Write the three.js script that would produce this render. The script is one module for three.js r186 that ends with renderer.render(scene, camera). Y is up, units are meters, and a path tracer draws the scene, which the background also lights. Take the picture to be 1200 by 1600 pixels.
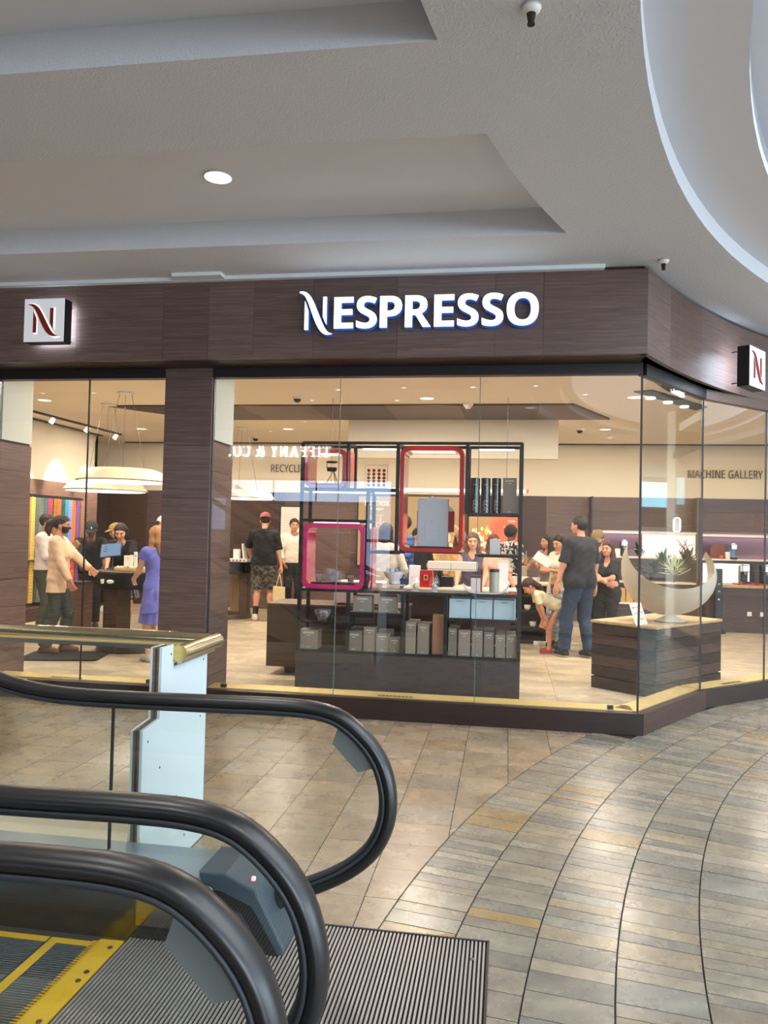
import * as THREE from 'three';
import { mergeGeometries, mergeVertices, toCreasedNormals } from 'three/addons/utils/BufferGeometryUtils.js';
import { RoundedBoxGeometry } from 'three/addons/geometries/RoundedBoxGeometry.js';
import { TextGeometry } from 'three/addons/geometries/TextGeometry.js';
import { FontLoader } from 'three/addons/loaders/FontLoader.js';
import { RectAreaLightUniformsLib } from 'three/addons/lights/RectAreaLightUniformsLib.js';

RectAreaLightUniformsLib.init();
const scene = new THREE.Scene();
scene.background = new THREE.Color().setRGB(0.55, 0.72, 0.95);
const renderer = new THREE.WebGLRenderer({ antialias: true });
renderer.toneMapping = THREE.LinearToneMapping;
renderer.toneMappingExposure = 1.0;
renderer.shadowMap.enabled = true;

// ---------- camera ----------
const camera = new THREE.PerspectiveCamera(2 * Math.atan(800 / 1200) * 180 / Math.PI, 0.75, 0.05, 200);
{
  const right = new THREE.Vector3(0.98736, 0.02305, -0.15631).normalize();
  const back = new THREE.Vector3(0.15700, -0.02798, 0.98720).normalize();
  const up = new THREE.Vector3().crossVectors(back, right).normalize();
  right.crossVectors(up, back);
  camera.position.set(0, 1.5, 0);
  camera.quaternion.setFromRotationMatrix(new THREE.Matrix4().makeBasis(right, up, back));
}

// ---------- large lights ----------
const COOL = [0.72, 0.87, 1.0], SKYC = [0.86, 0.94, 1.0], WARM = [1.0, 0.87, 0.70], NEUT = [1.0, 0.98, 0.95];
const col = (a) => new THREE.Color().setRGB(a[0], a[1], a[2]);
function rectLight(name, w, h, pos, target, c, intensity) {
  const l = new THREE.RectAreaLight(col(c), intensity, w, h);
  l.name = name; l.position.set(...pos); l.lookAt(...target); scene.add(l); return l;
}
const AT = [8.4, -1.43];                 // centre of the round atrium
const SKY_L = 3.2, WIN_L = 9.2, SHOP_L = 138, HALL_CD = 8;
// skylight glazing over the atrium (its panes are built with the structure)
for (const ix of [-1, 0, 1]) for (const iz of [-1, 0, 1])
  rectLight('skylight', 3.4, 3.4, [AT[0] + ix * 3.6, 7.92, AT[1] + iz * 3.6], [AT[0] + ix * 3.6, 0, AT[1] + iz * 3.6], SKYC, SKY_L);
// tall window wall at the far right of the hall
for (const i of [0, 1, 2, 3]) rectLight('window_light', 3.9, 5.6, [17.3, 3.4, -6 + i * 4.4], [0, 3.4, -6 + i * 4.4], COOL, WIN_L);
// unseen windows added behind the viewer to the right, to light the coffers
for (const i of [0, 1]) rectLight('window_light', 4.0, 5.0, [7.8 + i * 4.4, 3.3, 12.9], [7.8 + i * 4.4, 3.3, 0], COOL, WIN_L * 1.3);

// ---------- helpers ----------
let seed = 12345;
const rnd = () => { seed = (seed * 1664525 + 1013904223) >>> 0; return seed / 4294967296; };
const rr = (a, b) => a + (b - a) * rnd();
const PI = Math.PI;
const taken = new Map();
function numbered(n) { const k = taken.get(n) || 0; taken.set(n, k + 1); return k ? n + '_' + String(k).padStart(3, '0') : n; }
function tag(o, label, category, group, kind) {
  if (label) o.userData.label = label;
  if (category) o.userData.category = category;
  if (group) o.userData.group = group;
  if (kind) o.userData.kind = kind;
  return o;
}
function mesh(name, g, m, parent) {
  const o = new THREE.Mesh(Array.isArray(g) ? merge(g) : g, m);
  o.castShadow = o.receiveShadow = true;
  o.name = parent ? name : numbered(name);
  (parent || scene).add(o); return o;
}
function thing(name, label, category, pos = [0, 0, 0], turn = 0, group) {
  const o = new THREE.Group(); o.name = numbered(name); scene.add(o);
  o.position.set(...pos); o.rotation.y = turn; return tag(o, label, category, group);
}
function struct(name, g, m) { return tag(mesh(name, g, m), null, null, null, 'structure'); }
function structGroup(name) { const o = new THREE.Group(); o.name = numbered(name); o.userData.kind = 'structure'; scene.add(o); return o; }
function copyOf(o, pos, turn, label, group) {
  const c = o.clone(); c.userData = { ...o.userData }; c.name = numbered(o.name.replace(/_\d{3}$/, '')); scene.add(c);
  if (pos) c.position.set(...pos); if (turn !== undefined) c.rotation.y = turn;
  if (label) c.userData.label = label; if (group) c.userData.group = group; return c;
}
function merge(list) {
  const a = list.map((g) => { const q = g.index ? g.toNonIndexed() : g; for (const k of Object.keys(q.attributes)) if (!['position', 'normal', 'uv'].includes(k)) q.deleteAttribute(k); if (!q.attributes.uv) q.setAttribute('uv', new THREE.BufferAttribute(new Float32Array(q.attributes.position.count * 2), 2)); return q; });
  return a.length > 1 ? mergeGeometries(a) : a[0];
}
// uv in metres from the dominant axis of each face
function uvm(g, s = 1, ox = 0, oy = 0) {
  const q = g.index ? g.toNonIndexed() : g, p = q.attributes.position, n = q.attributes.normal, uv = new Float32Array(p.count * 2);
  for (let i = 0; i < p.count; i++) {
    const ax = Math.abs(n.getX(i)), ay = Math.abs(n.getY(i)), az = Math.abs(n.getZ(i));
    let u, v; if (ay > ax && ay > az) { u = p.getX(i); v = p.getZ(i); } else if (ax > az) { u = p.getZ(i); v = p.getY(i); } else { u = p.getX(i); v = p.getY(i); }
    uv[2 * i] = u * s + ox; uv[2 * i + 1] = v * s + oy;
  }
  q.setAttribute('uv', new THREE.BufferAttribute(uv, 2)); return q;
}
const T = (g, x = 0, y = 0, z = 0) => g.translate(x, y, z);
const box = (w, h, d, x = 0, y = 0, z = 0, r = 0) => T(r ? new RoundedBoxGeometry(w, h, d, 2, Math.min(r, w / 2.01, h / 2.01, d / 2.01)) : new THREE.BoxGeometry(w, h, d), x, y, z);
// box by its limits
const bl = (x0, x1, y0, y1, z0, z1, r = 0) => box(Math.abs(x1 - x0), Math.abs(y1 - y0), Math.abs(z1 - z0), (x0 + x1) / 2, (y0 + y1) / 2, (z0 + z1) / 2, r);
const cyl = (r0, r1, h, x = 0, y = 0, z = 0, seg = 24, open = false) => T(new THREE.CylinderGeometry(r0, r1, h, seg, 1, open), x, y, z);
const V = (x, y, z) => new THREE.Vector3(x, y, z);
const tube = (pts, r, seg = 24, rad = 8, closed = false) => new THREE.TubeGeometry(new THREE.CatmullRomCurve3(pts.map((p) => V(...p)), closed, 'centripetal'), seg, r, rad, closed);
const lathe = (pts, seg = 28) => new THREE.LatheGeometry(pts.map((p) => new THREE.Vector2(p[0], p[1])), seg);
function extr(shape, d, bev = 0, seg = 12) { return new THREE.ExtrudeGeometry(shape, { depth: d, bevelEnabled: bev > 0, bevelThickness: bev, bevelSize: bev, bevelSegments: 2, curveSegments: seg }); }
// a plan outline (x, z) extruded downwards from y = top
const slab = (shape, top, d, seg = 48) => T(extr(shape, d, 0, seg).rotateX(PI / 2), 0, top, 0);
const poly = (pts) => new THREE.Shape(pts.map((p) => new THREE.Vector2(p[0], p[1])));
function rrect(w, h, r, x = 0, y = 0, C = THREE.Shape) {
  const s = new C(), a = x - w / 2, b = y - h / 2;
  s.moveTo(a + r, b); s.lineTo(a + w - r, b); s.absarc(a + w - r, b + r, r, -PI / 2, 0); s.lineTo(a + w, b + h - r); s.absarc(a + w - r, b + h - r, r, 0, PI / 2);
  s.lineTo(a + r, b + h); s.absarc(a + r, b + h - r, r, PI / 2, PI); s.lineTo(a, b + r); s.absarc(a + r, b + r, r, PI, 1.5 * PI); return s;
}

// ---------- textures ----------
const hash = (x, y, s) => { let h = Math.imul(x, 374761393) + Math.imul(y, 668265263) + Math.imul(s, 2147483647 ^ 0x5bd1e995) | 0; h = Math.imul(h ^ (h >>> 13), 1274126177); return ((h ^ (h >>> 16)) >>> 0) / 4294967296; };
function vnoise(x, y, px, py, s) {   // value noise that repeats after px, py cells
  const xi = Math.floor(x), yi = Math.floor(y), fx = x - xi, fy = y - yi, u = fx * fx * (3 - 2 * fx), v = fy * fy * (3 - 2 * fy);
  const m = (a, b) => ((a % b) + b) % b, h = (a, b) => hash(m(a, px), m(b, py), s);
  return (h(xi, yi) * (1 - u) + h(xi + 1, yi) * u) * (1 - v) + (h(xi, yi + 1) * (1 - u) + h(xi + 1, yi + 1) * u) * v;
}
function fbm(u, v, fx, fy, s, oct = 4) { let a = 0, w = 0.5, t = 0; for (let o = 0; o < oct; o++) { a += w * vnoise(u * fx, v * fy, fx, fy, s + o); t += w; w *= 0.5; fx *= 2; fy *= 2; } return a / t; }
function tex(n, fn, srgb = true) {
  const d = new Uint8Array(n * n * 4);
  for (let y = 0; y < n; y++) for (let x = 0; x < n; x++) { const c = fn(x / n, y / n), i = (y * n + x) * 4; for (let k = 0; k < 3; k++) d[i + k] = Math.max(0, Math.min(255, Math.round(255 * (c.length ? c[k] : c)))); d[i + 3] = 255; }
  const t = new THREE.DataTexture(d, n, n); t.wrapS = t.wrapT = THREE.RepeatWrapping; t.magFilter = THREE.LinearFilter; t.minFilter = THREE.LinearMipmapLinearFilter; t.generateMipmaps = true;
  if (srgb) t.colorSpace = THREE.SRGBColorSpace; t.needsUpdate = true; return t;
}
const woodTex = tex(512, (u, v) => {
  const g = fbm(u, v, 3, 90, 3, 3), f = fbm(u, v, 10, 240, 7, 2), w = fbm(u, v, 2, 6, 11, 3), k = 0.80 + 0.26 * (g - 0.5) + 0.16 * (f - 0.5) + 0.16 * (w - 0.5);
  return [k, k * 0.985, k * 0.965];
});
const paleWoodTex = tex(256, (u, v) => { const k = 0.86 + 0.2 * (fbm(u, v, 60, 3, 31, 3) - 0.5) + 0.1 * (fbm(u, v, 4, 2, 37, 2) - 0.5); return [k, k * 0.97, k * 0.92]; });
const stoneTex = tex(512, (u, v) => {
  const a = fbm(u, v, 4, 5, 21, 5), b = fbm(u, v, 9, 14, 27, 4), ve = Math.abs(fbm(u + 0.15 * a, v, 5, 7, 41, 4) - 0.5), vein = Math.max(0, 1 - ve * 9) * b, sp = fbm(u, v, 60, 60, 51, 2);
  const k = 0.90 + 0.24 * (a - 0.5) + 0.12 * (b - 0.5) - 0.09 * vein + 0.06 * (sp - 0.5);
  return [k, k * (0.985 + 0.03 * (b - 0.5)), k * (0.96 - 0.06 * (a - 0.5))];
});
const stoneRough = tex(256, (u, v) => 0.5 + 0.14 * (fbm(u, v, 6, 6, 61, 4) - 0.5) + 0.05 * (fbm(u, v, 40, 40, 65, 2) - 0.5), false);
const plasterBump = tex(256, (u, v) => fbm(u, v, 40, 40, 71, 3), false);
const fabricBump = tex(128, (u, v) => 0.5 + 0.25 * Math.sin(u * 2 * PI * 32) * Math.sin(v * 2 * PI * 32) + 0.3 * (fbm(u, v, 16, 16, 81, 2) - 0.5), false);
const brushTex = tex(256, (u, v) => 0.5 + 0.6 * (fbm(u, v, 3, 110, 91, 2) - 0.5), false);
const rep = (t, a, b = a) => { const q = t.clone(); q.repeat.set(a, b); q.needsUpdate = true; return q; };

// ---------- materials ----------
const std = (c, rough = 0.6, o = {}) => new THREE.MeshStandardMaterial({ color: Array.isArray(c) ? col(c) : new THREE.Color(c), roughness: rough, ...o });
const phy = (c, rough = 0.6, o = {}) => new THREE.MeshPhysicalMaterial({ color: Array.isArray(c) ? col(c) : new THREE.Color(c), roughness: rough, ...o });
const glow = (c, k, base = '#ffffff') => new THREE.MeshStandardMaterial({ color: new THREE.Color(base), roughness: 0.5, emissive: Array.isArray(c) ? col(c) : new THREE.Color(c), emissiveIntensity: k });
const M = {
  wood: std('#826963', 0.42, { map: woodTex }), woodB: std('#7c645e', 0.42, { map: woodTex }), woodC: std('#876f69', 0.42, { map: woodTex }),
  woodDark: std('#3b2824', 0.35, { map: woodTex }), woodWarm: std('#7b5f52', 0.4, { map: woodTex }), woodMid: std('#5c433c', 0.45, { map: woodTex }),
  plum: std('#6a565c', 0.4, { map: woodTex }),
  header: std('#1d1414', 0.4), black: std('#141315', 0.4), blackMatt: std('#18171a', 0.85), dark: std('#2b282b', 0.5), charcoal: std('#3a3637', 0.45),
  rackBase: std('#3f3a3c', 0.4),
  plaster: std('#d3d4da', 0.92, { bumpMap: rep(plasterBump, 3), bumpScale: 0.002 }), plasterSm: std('#dcdde4', 0.9), trimPaint: std('#dfe3e6', 0.7),
  cream: std('#e8dcc4', 0.85), creamCeil: std('#f0e3cd', 0.9), paleGreen: std('#d3d8cd', 0.8), taupe: std('#c9bba8', 0.85),
  grout: std('#322b25', 0.95), white: std('#ece9e4', 0.5), offwhite: std('#e2dacb', 0.55), paper: std('#efe9de', 0.8), kraft: std('#b98d62', 0.8), kraftTan: std('#a8998a', 0.7),
  boxTaupe: std('#8d8172', 0.62), boxDark: std('#7b7163', 0.62), boxCopper: std('#a8785a', 0.5), boxBlue: std('#bcd4dc', 0.6), lettering: std('#f4efe6', 0.5), ink: std('#2a2422', 0.6),
  gold: std('#d9cca8', 0.2, { metalness: 1 }), goldStrip: std('#d6bf7c', 0.45, { metalness: 0.35 }), brassCap: std('#e0c078', 0.3, { metalness: 1 }),
  steel: std('#b8bbbd', 0.28, { metalness: 1 }), steelDark: std('#6d6f72', 0.35, { metalness: 1 }), chrome: std('#d5d8da', 0.12, { metalness: 1 }), brushed: std('#8b8884', 0.36, { metalness: 1, roughnessMap: brushTex }),
  rubber: phy('#121113', 0.38, { clearcoat: 0.35, clearcoatRoughness: 0.3 }), rubberIn: std('#2a2d31', 0.5), deck: std('#8d989f', 0.34, { metalness: 0.3 }), plate: std('#6a6f6d', 0.35), skirt: std('#15181a', 0.32), housing: std('#3d4a53', 0.5),
  glass: phy('#ffffff', 0, { transmission: 1, ior: 1.5, thickness: 0 }), railGlass: phy('#fbfdfc', 0, { transmission: 1, ior: 1.5, thickness: 0 }), greenEdge: phy('#6d8a80', 0.2, { transmission: 0.3 }),
  clear: phy('#ffffff', 0.03, { transmission: 1, ior: 1.45, thickness: 0 }), tank: phy('#eef0f2', 0.06, { transmission: 0.88, ior: 1.45, thickness: 0 }),
  red: phy('#c81f24', 0.18, { clearcoat: 0.6, transmission: 0.25, thickness: 0 }), redSolid: std('#b3131c', 0.3), pink: phy('#e22a78', 0.2, { clearcoat: 0.6, transmission: 0.22, thickness: 0 }), coral: std('#e8745a', 0.5),
  yellow: std('#e2b21e', 0.5), stepBody: std('#7b858a', 0.6), stepGrey: std('#a9b4b9', 0.5, { metalness: 0.1 }), ridge: std('#a89e98', 0.42, { metalness: 0.3 }), groove: std('#0c0b0c', 0.8),
  board: std('#ccd9dc', 0.55), ply: std('#8b7768', 0.8, { map: paleWoodTex }), plyDark: std('#54443b', 0.85),
  paleWood: std('#d8bd92', 0.5, { map: paleWoodTex }), tan: std('#b59a78', 0.7), leaf: std('#44623a', 0.6), leafPale: std('#b7c79a', 0.6), leafDark: std('#26342a', 0.6), shell: phy('#dcd3c2', 0.45, { transmission: 0.2, thickness: 0 }), bark: std('#33281f', 0.9),
};
const font = await new FontLoader().loadAsync('fonts/droid/droid_sans_bold.typeface.json');
const fontR = await new FontLoader().loadAsync('fonts/droid/droid_sans_regular.typeface.json');
const fontS = await new FontLoader().loadAsync('fonts/droid/droid_serif_regular.typeface.json');
function text(str, size, depth, f = font, center = false, space = 0) {
  const gs = []; let x = 0;
  for (const ch of str) {
    const adv = f.data.glyphs[ch] ? f.data.glyphs[ch].ha * size / f.data.resolution : size * 0.3;
    if (ch !== ' ') gs.push(T(new TextGeometry(ch, { font: f, size, depth, curveSegments: 4, bevelEnabled: false }), x, 0, 0));
    x += adv + space;
  }
  const g = merge(gs); g.computeBoundingBox(); if (center) T(g, -(g.boundingBox.min.x + g.boundingBox.max.x) / 2, 0, 0); return g;
}
// the initial with its long swoosh, in a unit box: [left stem, swoosh, right stem]
function nShapes(w, h) {
  const P = (s, a) => { s.moveTo(a[0][0] * w, a[0][1] * h); for (const c of a.slice(1)) c.length === 2 ? s.lineTo(c[0] * w, c[1] * h) : s.bezierCurveTo(...c.map((q, i) => q * (i % 2 ? h : w))); return s; };
  return [
    P(new THREE.Shape(), [[0.16, 0.13], [0.27, 0.13], [0.27, 0.55], [0.23, 0.64, 0.20, 0.71, 0.16, 0.78]]),
    P(new THREE.Shape(), [[0, 0.99], [0.30, 1.03, 0.40, 0.80, 0.54, 0.55], [0.70, 0.28, 0.79, 0.05, 1, 0.035], [0.74, -0.04, 0.61, 0.08, 0.45, 0.36], [0.31, 0.61, 0.21, 0.96, 0, 0.96]]),
    P(new THREE.Shape(), [[0.71, 0.86], [0.82, 0.86], [0.82, 0.24], [0.79, 0.27, 0.75, 0.34, 0.71, 0.41]]),
  ];
}
const nGeo = (w, h, d) => nShapes(w, h).map((s) => extr(s, d, 0, 10));
// brand word as small print: width metres
const wordCache = {};
function word(w, d = 0.0008) {
  if (!wordCache[w]) {
    const t = text('ESPRESSO', 0.24, 0.01, font); t.computeBoundingBox(); T(t, 0.27 - t.boundingBox.min.x, 0, 0); t.computeBoundingBox();
    const g = merge([...nGeo(0.262, 0.35, 0.01).map((q) => T(q, 0, -0.055, 0)), t]); const k = w / t.boundingBox.max.x;
    g.scale(k, k, d / 0.01); T(g, -w / 2, 0, 0); wordCache[w] = g;
  }
  return wordCache[w].clone();
}
// =================== STRUCTURE ===================
const FC = [9.0, -1.4], RING0 = 9.572, RINGW = 0.288, NR = 11;
camera.updateMatrixWorld(); camera.updateProjectionMatrix();
const viewProj = new THREE.Matrix4().multiplyMatrices(camera.projectionMatrix, camera.matrixWorld.clone().invert());
function seen(x, y, z, area) { const d = Math.hypot(x, y - 1.5, z), p = V(x, y, z).applyMatrix4(viewProj); return (p.z < 1 && Math.abs(p.x) < 1.02 && Math.abs(p.y) < 1.02) ? area * 1.5 / (d * d * d) : 0; }
// prism over a plan polygon, uv in metres with an offset of its own
function prism(pts, y0, y1, ou = 0, ov = 0, turn = 0) {
  const pos = [], uv = [], nor = [], c = Math.cos(turn), s = Math.sin(turn), n = pts.length;
  const put = (p, y, nx, ny, nz) => { pos.push(p[0], y, p[1]); nor.push(nx, ny, nz); uv.push((p[0] * c - p[1] * s) / 0.62 + ou, (p[0] * s + p[1] * c) / 0.62 + ov); };
  let A = 0; for (let i = 0; i < n; i++) { const a = pts[i], b = pts[(i + 1) % n]; A += a[0] * b[1] - b[0] * a[1]; }
  const q = A > 0 ? pts.slice().reverse() : pts;
  for (let i = 1; i < n - 1; i++) { put(q[0], y1, 0, 1, 0); put(q[i], y1, 0, 1, 0); put(q[i + 1], y1, 0, 1, 0); }
  for (let i = 0; i < n; i++) { const a = q[i], b = q[(i + 1) % n], l = Math.hypot(b[0] - a[0], b[1] - a[1]) || 1, nx = -(b[1] - a[1]) / l, nz = (b[0] - a[0]) / l; put(a, y1, nx, 0, nz); put(a, y0, nx, 0, nz); put(b, y0, nx, 0, nz); put(a, y1, nx, 0, nz); put(b, y0, nx, 0, nz); put(b, y1, nx, 0, nz); }
  const g = new THREE.BufferGeometry(); g.setAttribute('position', new THREE.Float32BufferAttribute(pos, 3)); g.setAttribute('normal', new THREE.Float32BufferAttribute(nor, 3)); g.setAttribute('uv', new THREE.Float32BufferAttribute(uv, 2)); return g;
}
function clip(pts, a, b, c) {   // keep a*x + b*z <= c
  const out = []; for (let i = 0; i < pts.length; i++) { const p = pts[i], q = pts[(i + 1) % pts.length], dp = a * p[0] + b * p[1] - c, dq = a * q[0] + b * q[1] - c; if (dp <= 0) out.push(p); if (dp * dq < 0) { const t = dp / (dp - dq); out.push([p[0] + t * (q[0] - p[0]), p[1] + t * (q[1] - p[1])]); } } return out;
}
const stone = (c, r = 0.3) => std(c, r, { map: stoneTex, roughnessMap: stoneRough });
const tileM = ['#b09b83', '#ab967d', '#b49f87', '#a8937a', '#b09d89', '#a59682'].map((c) => stone(c, 0.56));
const plankM = ['#979084', '#a1988a', '#8b867e', '#a49a8a', '#86837d', '#9b917f', '#a69983', '#969086', '#a88f68', '#92908a', '#a89e8f', '#918980'].map((c) => stone(c, 0.54));
const floorG = structGroup('floor');
mesh('screed', uvm(slab(poly([[-14, -6.2], [1.0, -6.2], [2.4, -7.9], [3.3, -8.75], [4.4, -9.45], [6.2, -10.2], [6.2, -22], [18, -22], [18, 13], [-14, 13]]), -0.004, 0.12)), M.grout, floorG);
{
  const far = [];
  for (let i = 0; i < 24; i++) for (let j = -4; j < 14; j++) {
    const x1 = 0.043 + 0.2955 * (4 - i), x0 = x1 - 0.2955, z0 = -3.731 - 0.28 * (10 - j) + 0.002, z1 = z0 + 0.278, cx = (x0 + x1) / 2, cz = (z0 + z1) / 2;
    if (cz < -6.3 || (cz > -2.86)) continue;
    let p = [[x0 + 0.002, z0], [x1 - 0.002, z0], [x1 - 0.002, z1], [x0 + 0.002, z1]];
    const dx = cx - FC[0], dz = cz - FC[1], r = Math.hypot(dx, dz);
    if (r < RING0 - 0.25) continue;
    const nx = -dx / r, nz = -dz / r, c = nx * (FC[0] - nx * RING0) + nz * (FC[1] - nz * RING0);
    p = clip(p, nx, nz, c - 0.003); p = p.length ? clip(p, 0, -1, 6.2) : p; if (p.length < 3) continue;
    mesh('floor_tile', prism(p, -0.03, rr(-0.0006, 0.0006), rnd() * 3, rnd() * 3, rnd() < 0.5 ? 0 : PI / 2), tileM[Math.floor(rnd() * 6)], floorG);
  }
  const planks = [];
  for (let k = 0; k < NR; k++) {
    const r1 = RING0 - k * RINGW - 0.003, r0 = r1 - RINGW + 0.006; let a = -0.12 + rnd() * 0.01;
    while (a < 0.98) {
      const w = [0.06, 0.075, 0.078, 0.082, 0.105, 0.125, 0.145][Math.floor(rnd() * 7)] / r1, g = 0.0019 / r1, a0 = a + g, a1 = a + w - g; a += w;
      const P = (r, t) => [FC[0] - r * Math.cos(t), FC[1] - r * Math.sin(t)], c = P((r0 + r1) / 2, (a0 + a1) / 2);
      if (c[0] < -0.1 && c[1] > -2.8) continue;
      if (c[1] < -6.1 && (c[0] < 1.0 || c[1] < -6.1 - (c[0] - 0.9) * 1.25)) continue;
      const m = rnd() < 0.045 ? 8 : Math.floor(rnd() * 12);
      planks.push({ g: prism([P(r0, a0), P(r1, a0), P(r1, a1), P(r0, a1)], -0.03, rr(-0.0008, 0.0008), rnd() * 4, rnd() * 4, 0.2), m: m === 8 && rnd() < 0.5 ? 3 : m, s: seen(c[0], 0, c[1], w * r1 * RINGW) });
    }
  }
  planks.sort((a, b) => b.s - a.s);
  planks.slice(0, 300).forEach((p) => mesh('floor_plank', p.g, plankM[p.m], floorG));
  const rest = planks.slice(300);
  for (let m = 0; m < 12; m += 4) { const gs = rest.filter((p) => p.m >= m && p.m < m + 4).map((p) => p.g); if (gs.length) tag(mesh('far_planks', gs, plankM[m + 1], floorG), null, null, null, 'stuff'); }
  // the rest of the hall floor, too far or out of view to pick tiles apart
  const inner = new THREE.Shape(); inner.absarc(FC[0], FC[1], RING0 - NR * RINGW, 0, 2 * PI);
  mesh('floor_field', [uvm(slab(inner, 0, 0.02), 1.6)], plankM[0], floorG);
  mesh('floor_field', [bl(-14, -6.0, -0.02, 0, -6.2, 13), bl(-6.0, 8, -0.02, 0, 0.0, 13), bl(-6, -0.7, -0.02, 0, -1.0, 0.0)].map((g) => uvm(g, 1.6)), tileM[0], floorG);
  mesh('floor_field', [bl(6.3, 18, -0.02, 0, -22, -7.4), bl(12, 18, -0.021, -0.001, -7.4, 13), bl(8, 12, -0.021, -0.001, 5.2, 13), slab(poly([[3.6, -8.2], [6.3, -7.2], [6.3, -10.15], [4.42, -9.35]]), -0.0025, 0.02)].map((g) => uvm(g, 1.6)), plankM[2], floorG);
}
// ---- shop floor: large pale tiles
const SG = [[1.037, -6.205], [1.743, -7.284], [2.49, -7.957], [3.32, -8.70], [4.39, -9.40], [6.2, -10.15]];
const shopFloor = structGroup('shop_floor');
{
  mesh('screed', uvm(slab(poly([[-9.2, -6.26], [1.02, -6.26], ...SG.slice(1), [6.2, -14.5], [-9.2, -14.5]]), -0.005, 0.12)), M.grout, shopFloor);
  const mats = ['#d9cbb4', '#d6c8b0', '#dccfba'].map((c) => std(c, 0.32, { map: stoneTex }));
  for (let i = 0; i < 16; i++) for (let j = 0; j < 10; j++) {
    const x0 = -7.6 + i * 0.9, z0 = -14.45 + j * 0.82; let p = [[x0, z0], [x0 + 0.897, z0], [x0 + 0.897, z0 + 0.817], [x0, z0 + 0.817]];
    p = clip(p, 0, 1, -6.42); for (let s = 0; s < 5 && p.length; s++) { const a = SG[s], b = SG[s + 1], nx = -(b[1] - a[1]), nz = b[0] - a[0]; if (p.some((q) => q[0] > a[0] - 0.6)) p = clip(p, nx, nz, nx * a[0] + nz * a[1] - 0.12 * Math.hypot(nx, nz)); }
    if (p.length < 3) continue; mesh('floor_tile', prism(p, -0.03, 0, rnd() * 3, rnd() * 3), mats[Math.floor(rnd() * 3)], shopFloor);
  }
}
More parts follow.
